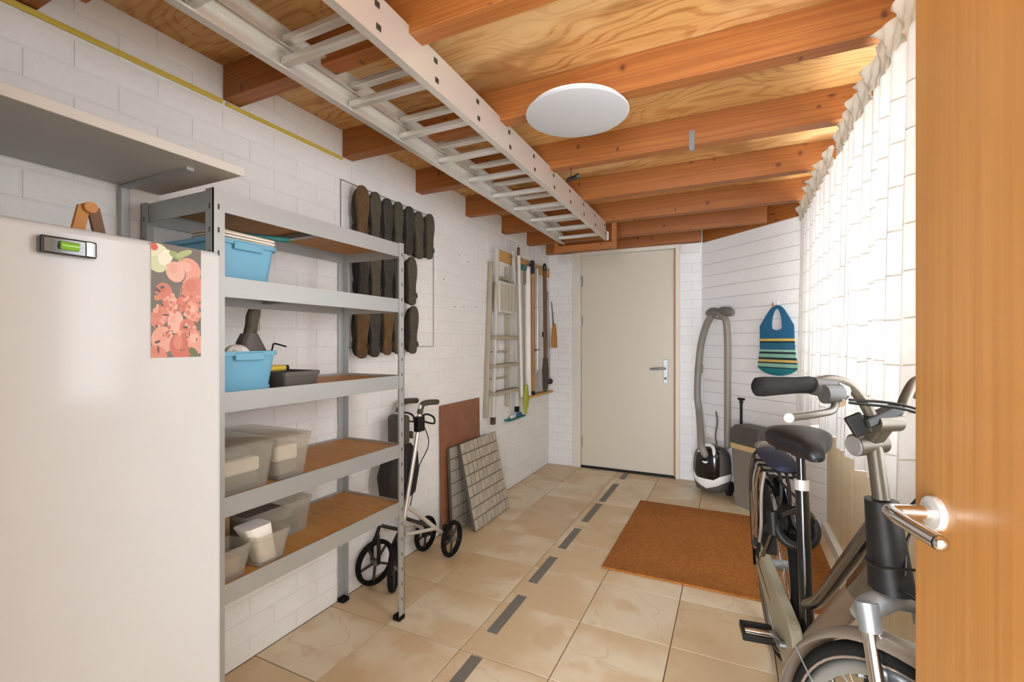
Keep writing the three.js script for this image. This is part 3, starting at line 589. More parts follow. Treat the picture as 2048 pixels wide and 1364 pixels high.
clearBox('second lidded clear box with pale contents standing by the first box on the fourth shelf', -1.585, 1.165, on(LV[1]), 0.145, 0.135, 0.335, true, [[0.26, 0.09, 0.05, 0, M.greyCloth, 'grey layer at the bottom of the narrower lidded clear box'], [0.27, 0.095, 0.06, 0.052, M.cloth, 'white layer on top inside the narrower lidded clear box']]);
clearBox('large open clear bin with grey contents on the bottom shelf', -1.655, 1.205, on(LV[0]), 0.135, 0.29, 0.225, false, [[0.17, 0.23, 0.05, 0, M.greyDark, 'dark grey layer at the bottom of the large open clear bin'], [0.15, 0.18, 0.04, 0.052, M.greyCloth, 'grey cloth layer on top in the large open clear bin']]);
clearBox('small open clear bin holding white paper on the bottom shelf', -1.472, 1.08, on(LV[0]), 0.105, 0.125, 0.115, false, []);
clearBox('small open clear bin with brown contents next to the refrigerator on the bottom shelf', -1.472, 0.94, on(LV[0]), 0.105, 0.115, 0.115, false, [[0.075, 0.08, 0.06, 0, M.cardboard, 'brown item inside the small clear bin next to the refrigerator']]);
solo('paper_bag', 'curled white paper sticking out of the small clear bin', 'paper', loft([0, 0.04, 0.09, 0.125].map((y, k) => rrect(-1.472 - 0.004 * k, 1.083 - 0.012 * k, on(LV[0]) + 0.005 + y, [0.06, 0.07, 0.075, 0.08][k], [0.07, 0.075, 0.085, 0.10][k], 0.02)), true, true, 1), M.cloth);
solo('cardboard_box', 'brown cardboard box behind the small clear bins on the bottom shelf', 'box', box(-1.77, -1.60, on(LV[0]), on(LV[0]) + 0.14, 0.885, 1.045, 0.003), M.cardboard);

// ------------------------------------------------------------------ shoes in the wall organiser
{
  const o = thing('shoe_organiser', 'clear plastic hanging shoe organiser on the wall behind the shelving', 'organiser', V(-1.78, 1.27, 2.14));
  part(o, 'sheet', box(-1.787, -1.7855, 1.27, 2.12, 1.735, 2.535), M.film);
  part(o, 'binding', [box(-1.787, -1.784, 1.268, 1.272, 1.735, 2.535), box(-1.787, -1.784, 1.27, 2.12, 2.533, 2.536), box(-1.787, -1.784, 1.27, 2.12, 1.734, 1.737), box(-1.787, -1.784, 2.118, 2.122, 1.735, 2.535)], M.greyMid);
  const sole = s => {                                             // outline of a shoe sole, toe up, centred
    const sh = new THREE.Shape(), pts = [[0, 0.14], [0.028, 0.132], [0.046, 0.10], [0.050, 0.06], [0.043, 0.015], [0.033, -0.03], [0.034, -0.075], [0.036, -0.105], [0.026, -0.132], [0, -0.14], [-0.026, -0.132], [-0.036, -0.105], [-0.034, -0.07], [-0.030, -0.03], [-0.036, 0.02], [-0.041, 0.06], [-0.038, 0.10], [-0.022, 0.132]];
    sh.setFromPoints(new THREE.CatmullRomCurve3(pts.map(p => new THREE.Vector3(p[0] * s * 0.85, p[1], 0)), true).getPoints(40).map(p => new THREE.Vector2(p.x, p.y))); return sh;
  };
  const proto = {};
  function shoe(kind, mat, mirror) {
    const key = kind + mirror; if (proto[key]) return proto[key].clone();
    const g = new THREE.Group(); origin.set(g, new THREE.Vector3());
    const s = new THREE.ExtrudeGeometry(sole(mirror), { depth: 0.012, bevelEnabled: true, bevelSize: 0.003, bevelThickness: 0.003, bevelSegments: 2, curveSegments: 4 }); s.translate(0, 0, 0.056);
    const heel = new THREE.ExtrudeGeometry((() => { const q = new THREE.Shape(); q.absellipse(0, -0.095, 0.030, 0.038, 0, 7, false); return q; })(), { depth: 0.010, bevelEnabled: true, bevelSize: 0.002, bevelThickness: 0.002, bevelSegments: 1 }); heel.translate(0, 0, 0.071);
    const up = ball(new THREE.Vector3(0, 0.02, 0.034), 0.038, 0.112, 0.030, 20, 14), back = ball(new THREE.Vector3(0, -0.075, 0.030), 0.032, 0.058, 0.028, 16, 12);
    for (const q of [s, heel, up, back]) q.rotateY(Math.PI / 2);
    part(g, 'sole', [s], mat); part(g, 'heel', [heel], mat); part(g, 'upper', [up, back], M.bag);
    proto[key] = g; return g.clone();
  }
  const rows = [
    [1.955, [1.822, 1.915, 2.008, 2.10, 2.20, 2.30, 2.40], ['tan', 'olive', 'dark', 'olive', 'dark', 'olive', 'olive'], 'top'],
    [1.657, [1.822, 1.918, 2.015, 2.112, 2.225], ['dark', 'olive', 'dark', 'dark', 'olive'], 'middle'],
    [1.365, [1.822, 1.915, 2.01, 2.105, 2.235], ['tan', 'dark', 'tan', 'olive', 'olive'], 'bottom']];
  const word = { tan: 'tan brown', olive: 'olive grey', dark: 'charcoal black' };
  for (const [h, ds, kinds, rowName] of rows) ds.forEach((d, i) => {
    const k = kinds[i], m = shoe(k, { tan: M.soleTan, olive: M.soleOlive, dark: M.soleDark }[k], i % 2 ? -1 : 1);
    m.name = numbered('shoe'); m.position.set(-1.784, h + rr(-0.008, 0.008), -d); m.rotation.x = rr(-0.03, 0.03); m.rotation.y = rr(-0.12, 0.08);
    m.userData = { label: word[k] + ' shoe, sole outward, ' + ['first', 'second', 'third', 'fourth', 'fifth', 'sixth', 'seventh'][i] + ' from the shelving in the ' + rowName + ' organiser row', category: 'shoe', group: 'shoes in the clear organiser' };
    scene.add(m);
  });
}

// ------------------------------------------------------------------ rollator
{
  const w = thing('rollator', 'folded black and silver four-wheeled rollator behind the shelving', 'rollator', V(-1.655, 0, 2.15));
  const wheel = (x, d, R, steerA = 0) => {
    const ax = new THREE.Vector3(Math.cos(steerA), 0, Math.sin(steerA)), c = V(x, R, d);
    const t = part(w, 'wheel', lathe([[R - 0.022, -0.013], [R - 0.006, -0.013], [R, -0.006], [R, 0.006], [R - 0.006, 0.013], [R - 0.022, 0.013], [R - 0.022, -0.013]], c, ax, 40), M.rubber);
    const sp = []; for (let k = 0; k < 5; k++) { const a = k * Math.PI * 0.4 + 0.5, u = new THREE.Vector3(0, 1, 0).applyAxisAngle(ax, a); sp.push(bar(c.clone().addScaledVector(u, 0.012), c.clone().addScaledVector(u, R - 0.02), 0.012, 0.012, 0.003)); }
    part(t, 'spokes', sp, M.darkMetal); part(t, 'hub', rod(c.clone().addScaledVector(ax, -0.018), c.clone().addScaledVector(ax, 0.018), 0.017), M.greyPlastic);
  };
  wheel(-1.735, 1.93, 0.118, 0.25); wheel(-1.605, 1.925, 0.118, -0.5); wheel(-1.735, 2.38, 0.105); wheel(-1.545, 2.385, 0.105);
  for (const [x, xb, xf] of [[-1.735, -1.715, -1.735], [-1.585, -1.567, -1.605]]) {
    part(w, 'side_frame', [tube([V(x, 0.94, 2.125), V(x, 0.80, 2.10), V(x, 0.50, 2.02), V(x, 0.30, 1.965)], 0.012, 20, 10)], M.alu);
    part(w, 'side_frame', [tube([V(x, 0.42, 2.0), V(x, 0.36, 2.08), V(x, 0.22, 2.25), V(xb, 0.13, 2.36)], 0.012, 18, 10), rod(V(x, 0.27, 1.99), V(x, 0.20, 2.27), 0.010)], M.alu);
    part(w, 'caster_fork', [tube([V(x, 0.32, 1.97), V(xf, 0.27, 1.945), V(xf - 0.022, 0.20, 1.93), V(xf - 0.022, 0.118, 1.93)], 0.010, 16, 8), tube([V(xf, 0.27, 1.945), V(xf + 0.022, 0.20, 1.93), V(xf + 0.022, 0.118, 1.93)], 0.010, 12, 8)], M.black);
    part(w, 'rear_bracket', [rod(V(xb - 0.01, 0.14, 2.345), V(xb + 0.022, 0.105, 2.385), 0.012), box(xb - 0.012, xb + 0.012, 0.10, 0.20, 2.33, 2.36, 0.004)], M.black);
    const g = part(w, 'grip', tube([V(x, 0.905, 2.12), V(x, 0.945, 2.14), V(x, 0.952, 2.19), V(x, 0.945, 2.285)], 0.0165, 20, 10), M.soleOlive);
    part(g, 'brake_lever', [tube([V(x, 0.885, 2.125), V(x, 0.885, 2.19), V(x, 0.855, 2.255), V(x, 0.825, 2.262), V(x, 0.835, 2.20), V(x, 0.86, 2.135)], 0.006, 30, 6)], M.black);
    part(w, 'height_clamp', [box(x - 0.018, x + 0.018, 0.80, 0.885, 2.085, 2.145, 0.006)], M.black);
    part(w, 'brake_cable', tube([V(x, 0.84, 2.15), V(x + 0.01, 0.72, 2.19), V(x, 0.60, 2.11), V(x, 0.40, 2.03)], 0.003, 20, 6), M.black);
  }
  for (const [h0, d0, h1, d1] of [[0.30, 2.12, 0.26, 2.17], [0.21, 2.28, 0.21, 2.26], [0.30, 1.97, 0.30, 1.97]]) part(w, 'cross_brace', rod(V(-1.735, h0, d0), V(-1.585, h1, d1), 0.010), M.darkMetal);
  part(w, 'seat_bag', loft([[0.43, 0.06, 0.15, 2.02], [0.46, 0.10, 0.22, 2.025], [0.58, 0.12, 0.25, 2.03], [0.68, 0.10, 0.22, 2.045], [0.73, 0.06, 0.14, 2.05]].map(q => rrect(-1.66, q[3], q[0], q[1], q[2], 0.03)), true, true, 1), M.bag);
  part(w, 'back_strap', [bar(V(-1.735, 0.79, 2.06), V(-1.585, 0.79, 2.06), 0.012, 0.04, 0.004), box(-1.72, -1.60, 0.74, 0.90, 2.0, 2.06, 0.02)], M.soleOlive);
}
// leaning boards
{
  const lean = (b0, t0, d0, d1, hb, ht, th) => bar(V((b0 + t0) / 2, (hb + ht) / 2, d0), V((b0 + t0) / 2, (hb + ht) / 2, d1), th, Math.hypot(ht - hb, t0 - b0), 0.001, new THREE.Vector3(t0 - b0, ht - hb, 0).normalize());
  solo('hardboard_sheet', 'brown hardboard sheet leaning on the wall behind the ribbed panels', 'board', lean(-1.768, -1.780, 2.60, 3.13, 0.006, 0.87, 0.010), M.hardboard);
  const panel = (label, b0, t0, d0, d1, ht, m, cols, rows) => {
    const p = thing('ribbed_panel', label, 'panel', V(b0, 0, (d0 + d1) / 2), 'grey ribbed panels leaning on the wall');
    const up = new THREE.Vector3(t0 - b0, ht, 0), Lh = up.length(); up.normalize(); const out = new THREE.Vector3(up.y, -up.x, 0), ang = Math.atan2(-(t0 - b0), ht);
    const base = V(b0, 0.006, 0);
    part(p, 'backing', lean(b0, t0, d0, d1, 0.006, ht, 0.018), M.padGap);
    const sw = (d1 - d0) / cols, sh = Lh / rows;
    for (let i = 0; i < cols; i++) for (let j = 0; j < rows; j++) {
      const g = pieceGeo(sw - 0.012 + 0.004 * hash(i, j), sh - 0.007, 0.006, 0.002, (i + j) % 3), q = new THREE.Mesh(g, m); q.name = 'ribbed_square';
      const c = base.clone().addScaledVector(up, (j + 0.5) * sh).addScaledVector(out, 0.009); c.z = -(d0 + (i + 0.5) * sw);
      q.matrix.makeBasis(new THREE.Vector3(0, 0, -1), up, out); q.matrix.setPosition(c.sub(p.position)); q.matrix.decompose(q.position, q.quaternion, q.scale); p.add(q);
    }
  };
  panel('grey ribbed panel standing flat against the wall behind the slanting one', -1.722, -1.752, 2.655, 3.20, 0.575, M.padBack, 7, 7);
  panel('grey ribbed panel leaning out at a slant in front of its twin', -1.595, -1.722, 2.74, 3.27, 0.585, M.pad, 9, 8);
}
// ------------------------------------------------------------------ stepladder and tools on the wall
const TX = -1.765;
{
  const s = thing('stepladder', 'folded aluminium stepladder hanging on the wall by the tool rail', 'stepladder', V(TX, 0.64, 3.5));
  const r0 = 3.30, r1 = 3.66;
  part(s, 'front_rail', bar(V(TX + 0.03, 0.64, 3.275), V(TX + 0.03, 2.08, 3.355), 0.030, 0.030, 0.005), M.aluPale);
  part(s, 'front_rail', bar(V(TX + 0.03, 0.68, 3.735), V(TX + 0.03, 2.10, 3.665), 0.030, 0.030, 0.005), M.aluPale);
  part(s, 'rear_leg', bar(V(TX, 0.70, 3.215), V(TX, 1.95, 3.30), 0.022, 0.035, 0.004), M.aluDull);
  part(s, 'rear_leg', bar(V(TX, 0.74, 3.60), V(TX, 1.95, 3.60), 0.022, 0.035, 0.004), M.aluDull);
  for (const [h, a, b] of [[0.885, 3.25, 3.72], [1.105, 3.265, 3.705], [1.335, 3.28, 3.69]]) { const t = part(s, 'tread', bar(V(TX + 0.035, h, a), V(TX + 0.035, h, b), 0.06, 0.028, 0.005), M.aluDull); part(t, 'tread_grip', bar(V(TX + 0.035, h + 0.015, a + 0.03), V(TX + 0.035, h + 0.015, b - 0.03), 0.05, 0.004), M.greyMid); }
  for (const h of [1.0, 1.22]) part(s, 'cross_bar', rod(V(TX, h, 3.24), V(TX, h, 3.60), 0.008), M.aluDull);
  const pf = part(s, 'platform', box(TX + 0.046, TX + 0.058, 1.54, 1.80, 3.335, 3.655, 0.010), M.aluPale);
  for (let k = 0; k < 5; k++) part(pf, 'platform_rib', box(TX + 0.058, TX + 0.066, 1.56, 1.78, 3.365 + k * 0.06, 3.39 + k * 0.06, 0.003), M.aluDull);
  part(s, 'top_loop', tube([V(TX + 0.03, 1.56, 3.315), V(TX + 0.03, 1.76, 3.325), V(TX + 0.03, 1.815, 3.36), V(TX + 0.03, 1.815, 3.62), V(TX + 0.03, 1.76, 3.665), V(TX + 0.03, 1.56, 3.67)], 0.013, 40, 8), M.aluDull);
  part(s, 'foot', [box(TX + 0.012, TX + 0.048, 0.64, 0.70, 3.26, 3.295, 0.004)], M.soleOlive);
  part(s, 'foot', [box(TX + 0.012, TX + 0.048, 0.68, 0.73, 3.715, 3.75, 0.004)], M.rubber);
  const r = thing('tool_rail', 'wooden tool rail screwed high on the wall beside the door', 'rail', V(-1.78, 1.99, 4.0));
  part(r, 'board', box(-1.788, -1.765, 1.985, 2.075, 3.42, 4.62, 0.003), M.woodPale);
  const hooks = [3.62, 3.80, 3.98, 4.09, 4.22, 4.36, 4.48];
  for (const d of hooks) part(r, 'hook', [rod(V(-1.766, 2.03, d), V(-1.715, 2.035, d), 0.004, 0.004, 8), rod(V(-1.717, 2.033, d), V(-1.715, 2.058, d), 0.004, 0.004, 8)], M.steel);
  const P = (nm, lb, cat, list) => { const t = thing(nm, lb, cat, V(-1.735, 0.7, list[0]), 'garden tools hanging on the tool rail'); for (const [pn, g, m] of list.slice(1)) part(t, pn, g, m); };
  const x = -1.735;
  P('hooked_pole', 'pale pole with a hooked brown top hanging above the stepladder', 'pole', [3.69, ['shaft', rod(V(x + 0.06, 0.82, 3.70), V(x + 0.05, 2.05, 3.66), 0.017), M.aluPale], ['hook_top', tube([V(x + 0.05, 2.04, 3.66), V(x + 0.05, 2.10, 3.655), V(x + 0.03, 2.12, 3.70), V(x + 0.01, 2.09, 3.74), V(x + 0.01, 1.85, 3.745)], 0.013, 24, 8), M.woodDark]]);
  P('broom', 'broom hanging head up with a teal head on an olive shaft', 'broom', [3.82, ['shaft', rod(V(x, 0.80, 3.86), V(x, 1.96, 3.83), 0.014), M.aluDull], ['broom_head', box(x - 0.02, x + 0.03, 1.95, 2.00, 3.79, 3.89, 0.012), M.teal], ['bristles', box(x - 0.012, x + 0.022, 1.83, 1.95, 3.845, 3.885, 0.004), M.greyMid]]);
  P('white_pole', 'thick white plastic pole hanging between broom and wooden pole', 'pole', [3.97, ['shaft', rod(V(x, 0.80, 3.985), V(x, 1.98, 3.965), 0.028), M.whitePlastic], ['end_cap', rod(V(x, 1.98, 3.965), V(x, 2.0, 3.965), 0.029), M.aluPale]]);
  P('wooden_pole', 'orange brown wooden pole hanging under the dark blue clip', 'pole', [4.09, ['shaft', rod(V(x, 0.82, 4.10), V(x, 2.0, 4.085), 0.016), M.wood], ['clip', box(x - 0.018, x + 0.022, 1.95, 2.075, 4.05, 4.085, 0.004), M.navy]]);
  P('steel_rake', 'pair of thin steel tubes of a rake hanging beside the spade', 'rake', [4.21, ['tine_tube', rod(V(x, 1.00, 4.17), V(x, 2.02, 4.165), 0.010), M.steel], ['tine_tube', rod(V(x, 1.02, 4.21), V(x, 2.02, 4.205), 0.010), M.alu], ['crossbar', bar(V(x, 1.22, 4.12), V(x, 1.225, 4.25), 0.012, 0.016, 0.002), M.black], ['crossbar', bar(V(x, 1.63, 4.14), V(x, 1.64, 4.23), 0.010, 0.012, 0.002), M.steel]]);
  P('spade', 'spade with dark brown wooden shaft hanging blade down', 'spade', [4.35, ['shaft', rod(V(x + 0.035, 1.10, 4.335), V(x + 0.02, 2.02, 4.35), 0.019), M.woodDark], ['collar', rod(V(x + 0.02, 1.35, 4.342), V(x + 0.02, 1.40, 4.342), 0.023), M.darkMetal], ['blade', loft([[0.80, 0.05, 0.010], [0.84, 0.13, 0.012], [1.02, 0.15, 0.016], [1.08, 0.08, 0.03], [1.14, 0.04, 0.04]].map(q => rrect(x + 0.035, 4.33, q[0], q[2], q[1], 0.005)), true, true), M.soleOlive], ['grip', tube([V(x + 0.02, 2.0, 4.35), V(x + 0.02, 2.05, 4.32), V(x + 0.02, 2.085, 4.35), V(x + 0.02, 2.05, 4.385), V(x + 0.02, 2.0, 4.35)], 0.009, 24, 8), M.black]]);
  P('garden_hoe', 'thin steel hoe hanging nearest the back wall with earthy head', 'hoe', [4.46, ['shaft', rod(V(x, 0.90, 4.53), V(x, 1.80, 4.48), 0.008), M.steel], ['head', [ball(V(x + 0.01, 0.89, 4.52), 0.03, 0.03, 0.05)], M.soleDark], ['eyelet', torus(V(x, 1.81, 4.48), 0.012, 0.004, new THREE.Vector3(1, 0, 0), 20, 8), M.steel]]);
  P('hand_broom', 'small hand broom with golden bristles hanging at the end of the tool rail', 'broom', [4.53, ['handle', rod(V(x + 0.045, 1.48, 4.53), V(x + 0.03, 1.72, 4.515), 0.007, 0.004), M.darkMetal], ['bristles', loft([[1.24, 0.11], [1.34, 0.10], [1.42, 0.06], [1.49, 0.025]].map(q => rrect(x + 0.045, 4.555, q[0], 0.035, q[1], 0.01)), true, true), M.wood]]);
  const sh = thing('tool_ledge', 'narrow wooden ledge holding the lower tool ends', 'ledge', V(-1.77, 0.80, 4.2));
  part(sh, 'board', box(-1.788, -1.70, 0.775, 0.795, 3.95, 4.56, 0.002), M.woodPale); part(sh, 'clip', [box(-1.788, -1.71, 0.795, 0.83, 4.06, 4.10, 0.003)], M.navy);
  solo('work_glove', 'lime yellow work glove hanging below the broom', 'glove', [loft([[0.70, 0.045], [0.74, 0.075], [0.82, 0.08], [0.87, 0.05], [0.91, 0.045]].map(q => rrect(-1.698, 3.845, q[0], 0.03, q[1], 0.012)), true, true, 1), ball(V(-1.698, 0.69, 3.825), 0.012, 0.035, 0.013), ball(V(-1.698, 0.685, 3.85), 0.012, 0.04, 0.013), ball(V(-1.698, 0.79, 3.895), 0.012, 0.035, 0.013)], M.lime);
  const b = thing('hose_reel', 'small teal and white fitting rack on the wall under the glove', 'rack', V(-1.77, 0.62, 3.75));
  part(b, 'bracket', box(-1.788, -1.73, 0.615, 0.63, 3.58, 3.92, 0.003), M.teal); part(b, 'coupling', [rod(V(-1.755, 0.642, 3.66), V(-1.755, 0.642, 3.73), 0.013)], M.whitePlastic); part(b, 'coupling', rod(V(-1.755, 0.646, 3.80), V(-1.755, 0.646, 3.85), 0.018), M.blueDeep);
}
// ------------------------------------------------------------------ things at the slanting corner wall
{
  const v = thing('vacuum_cleaner', 'black and white canister vacuum cleaner on end with a grey hose hung on the wall', 'vacuum cleaner', V(-0.165, 0, 4.30));
  const c = new THREE.Vector2(-0.165, 4.30), n = new THREE.Vector2(-0.42, -0.91), t = new THREE.Vector2(0.91, -0.42);
  const at = (s, o, h) => V(c.x + t.x * s + n.x * o, h, c.y + t.y * s + n.y * o);
  const shell = (h0, h1, k0, push, wid, dep) => { const R = []; for (let i = 0; i <= 12; i++) { const y = i / 12, h = h0 + (h1 - h0) * y, w = wid * Math.pow(Math.max(0.0, 1 - Math.pow(Math.abs(2 * (k0 + (1 - k0) * y) - 1), 3.2)), 0.42) + 0.012; R.push([...Array(28)].map((_, k) => { const a = -k / 28 * Math.PI * 2, ca = Math.cos(a), sa = Math.sin(a), e = 0.75; return at(w * Math.sign(ca) * Math.pow(Math.abs(ca), e), push + (w / wid) * dep * Math.sign(sa) * Math.pow(Math.abs(sa), e), h); })); } return loft(R, true, true, 1); };
  part(v, 'body', shell(0.015, 0.43, 0.0, 0, 0.135, 0.105), M.greyDark);
  part(v, 'dust_cover', shell(0.16, 0.425, 0.30, 0.012, 0.118, 0.105), M.gloss);
  const band = (y0, y1, k, m0, nm) => { const R = []; for (let i = 0; i <= 6; i++) { const y = y0 + (y1 - y0) * i / 6, h = 0.015 + 0.415 * y, e0 = i === 0 || i === 6 ? 0.98 : k, w = (0.135 * Math.pow(Math.max(0, 1 - Math.pow(Math.abs(2 * y - 1), 3.2)), 0.42) + 0.012) * e0; R.push([...Array(28)].map((_, q) => { const a = -q / 28 * Math.PI * 2, ca = Math.cos(a), sa = Math.sin(a); return at(w * Math.sign(ca) * Math.pow(Math.abs(ca), 0.75), w / 0.135 * 0.105 * Math.sign(sa) * Math.pow(Math.abs(sa), 0.75), h + 0.05 * Math.abs(ca) * (1 - 0.4 * y)); })); } part(v, nm, loft(R, true, true, 1), m0); };
  band(0.13, 0.36, 1.07, M.whitePlastic, 'bumper');
  part(v, 'carry_ring', [tube([at(-0.055, 0.095, 0.33), at(-0.06, 0.085, 0.385), at(-0.03, 0.06, 0.425), at(0.03, 0.06, 0.425), at(0.06, 0.085, 0.385), at(0.055, 0.098, 0.33), at(0, 0.115, 0.295)], 0.015, 40, 8, true)], M.whitePlastic);
  part(v, 'hose_socket', [rod(at(0, 0.075, 0.34), at(0, 0.13, 0.365), 0.026, 0.024)], M.steel);
  for (const s of [-1, 1]) part(v, 'wheel', rod(at(s * 0.118, -0.05, 0.07), at(s * 0.142, -0.05, 0.07), 0.062, 0.056, 28), M.black);
  const hk = (x, h, o) => onDiag(x, h, o);
  part(v, 'hose', tube([at(0, 0.12, 0.36), at(-0.03, 0.12, 0.42), at(-0.09, 0.02, 0.50), hk(-0.235, 0.66, 0.07), hk(-0.258, 0.80, 0.06), hk(-0.25, 1.10, 0.055), hk(-0.225, 1.30, 0.055), hk(-0.17, 1.47, 0.06), hk(-0.115, 1.545, 0.07)], 0.030, 70, 14), M.hose);
  part(v, 'hose_collar', rod(hk(-0.252, 1.02, 0.055), hk(-0.248, 1.09, 0.055), 0.036, 0.034), M.greyMid);
  part(v, 'wand', tube([hk(-0.06, 1.545, 0.07), hk(-0.01, 1.49, 0.075), hk(0.005, 1.36, 0.075), hk(0.008, 1.0, 0.075), hk(0.010, 0.42, 0.08)], 0.027, 50, 14), M.hose);
  part(v, 'nozzle', [loft([-0.16, -0.13, -0.09, -0.055].map((x, k) => { const R = []; for (let i = 0; i < 16; i++) { const a = i / 16 * Math.PI * 2; R.push(hk(x, 1.555 + 0.012 * Math.sin(k) + [0.02, 0.036, 0.036, 0.022][k] * Math.sin(a), 0.075 + [0.02, 0.034, 0.034, 0.02][k] * Math.cos(a))); } return R; }), true, true, 1)], M.greyPlastic);
  part(v, 'nozzle', [loft([-0.05, -0.02, 0.03, 0.055].map((x, k) => { const R = []; for (let i = 0; i < 16; i++) { const a = i / 16 * Math.PI * 2; R.push(hk(x, 1.575 - 0.010 * k + [0.018, 0.036, 0.04, 0.028][k] * Math.sin(a), 0.085 + [0.02, 0.034, 0.034, 0.02][k] * Math.cos(a))); } return R; }), true, true, 1)], M.greyPlastic);
  part(v, 'power_cord', tube([at(0.05, 0.02, 0.44), at(0.02, -0.02, 0.50), at(0.03, -0.03, 0.62), at(0.01, -0.05, 0.70)], 0.006, 20, 6), M.greyDark);
  const k = thing('wall_hook', 'white wall hook carrying the vacuum cleaner hose', 'hook', onDiag(-0.085, 1.50, 0.01));
  part(k, 'plate', bar(onDiag(-0.11, 1.49, 0.010), onDiag(-0.06, 1.49, 0.010), 0.006, 0.05), M.whitePlastic); part(k, 'peg', rod(onDiag(-0.085, 1.50, 0.010), onDiag(-0.085, 1.512, 0.11), 0.007), M.steel);
}
{
  const b = thing('waste_bin', 'grey plastic waste bin with dark lid and cream bag edge', 'bin', V(0.14, 0, 4.095));
  const ctr = new THREE.Vector2(0.14, 4.095), a1 = new THREE.Vector2(SQ, -SQ), a2 = new THREE.Vector2(SQ, SQ);
  const ring = (h, w, d, rad, sag = 0) => rrect(0, 0, h, w, d, rad, 3).map(p => { const q = ctr.clone().addScaledVector(a1, p.x).addScaledVector(a2, -p.z); return V(q.x, p.y + sag * (p.x / w), q.y); });
  part(b, 'body', loft([ring(0, 0.235, 0.155, 0.02), ring(0.47, 0.275, 0.185, 0.02)]), M.greyMid);
  part(b, 'bag_edge', loft([ring(0.455, 0.284, 0.194, 0.022), ring(0.482, 0.290, 0.199, 0.022), ring(0.50, 0.284, 0.194, 0.022)]), std(0xd9bd84, 0.7));
  part(b, 'lid', loft([ring(0.497, 0.296, 0.204, 0.02), ring(0.60, 0.292, 0.200, 0.02), ring(0.635, 0.25, 0.155, 0.02)]), M.greyDark);
  const s = thing('walking_stick', 'thin black stick with knobbed top standing behind the waste bin', 'stick', V(0.055, 0, 4.30));
  part(s, 'shaft', rod(V(0.055, 0, 4.295), V(0.058, 0.80, 4.31), 0.011), M.black); part(s, 'knob', [rod(V(0.058, 0.79, 4.31), V(0.058, 0.82, 4.31), 0.016, 0.013), bar(V(0.035, 0.825, 4.33), V(0.08, 0.825, 4.285), 0.02, 0.018, 0.004)], M.black);
}
{
  const cv = document.createElement('canvas'); cv.width = 256; cv.height = 384; const x = cv.getContext('2d');
  const bands = [[0, 0.475, '#1f5f85'], [0.475, 0.51, '#d3b457'], [0.51, 0.535, '#17313a'], [0.535, 0.63, '#245f78'], [0.63, 0.66, '#8fbca8'], [0.66, 0.69, '#18343a'], [0.69, 0.74, '#7fae97'], [0.74, 0.77, '#122b30'], [0.77, 0.805, '#c9a95c'], [0.805, 0.825, '#163238'], [0.825, 0.875, '#86b39c'], [0.875, 0.89, '#123034'], [0.89, 1, '#167077']];
  for (const [a, b, c] of bands) { x.fillStyle = c; x.fillRect(0, a * 384, 256, (b - a) * 384 + 1); }
  const t = new THREE.CanvasTexture(cv); t.colorSpace = THREE.SRGBColorSpace;
  const sh = new THREE.Shape(); const W = 0.172;
  sh.moveTo(0, 0.27); sh.bezierCurveTo(0.05, 0.27, 0.075, 0.22, W - 0.03, 0.115); sh.lineTo(W - 0.022, -0.06); sh.lineTo(W, -0.205); sh.bezierCurveTo(0.10, -0.285, -0.10, -0.285, -W, -0.205); sh.lineTo(-W + 0.022, -0.06); sh.lineTo(-W + 0.02, 0.115); sh.bezierCurveTo(-0.085, 0.21, -0.05, 0.27, 0, 0.27);
  const ho = new THREE.Path(); ho.moveTo(0.0, 0.245); ho.bezierCurveTo(0.035, 0.235, 0.045, 0.16, 0.045, 0.095); ho.bezierCurveTo(0.03, 0.075, -0.03, 0.075, -0.043, 0.095); ho.bezierCurveTo(-0.05, 0.16, -0.03, 0.235, 0.0, 0.245); sh.holes.push(ho);
  const g = new THREE.ExtrudeGeometry(sh, { depth: 0.004, bevelEnabled: true, bevelSize: 0.0015, bevelThickness: 0.0015, bevelSegments: 1, curveSegments: 16 });
  const p = g.attributes.position, uv = g.attributes.uv; for (let i = 0; i < p.count; i++) { uv.setXY(i, p.getX(i) / 0.36 + 0.5, (p.getY(i) + 0.27) / 0.545); p.setZ(i, p.getZ(i) + 0.006 * Math.sin(p.getX(i) * 30) * (0.3 - p.getY(i))); }
  g.computeVertexNormals(); g.rotateY(-Math.PI / 4); const q = onDiag(0.315, 1.31, 0.022); g.translate(q.x, q.y, q.z);
  solo('bib', 'blue striped bib hanging from a hook on the slanting wall', 'bib', g, new THREE.MeshPhysicalMaterial({ map: t, roughness: 0.85 }), undefined, true);
  const k = thing('wall_hook', 'small red and white hook above the striped bib', 'hook', onDiag(0.30, 1.58, 0.01));
  part(k, 'plate', bar(onDiag(0.285, 1.585, 0.010), onDiag(0.315, 1.585, 0.010), 0.006, 0.05), M.whitePlastic); part(k, 'peg', [rod(onDiag(0.30, 1.575, 0.010), onDiag(0.302, 1.572, 0.040), 0.005), rod(onDiag(0.302, 1.572, 0.040), onDiag(0.302, 1.60, 0.045), 0.004)], std(0x8c4a3c, 0.5));
}
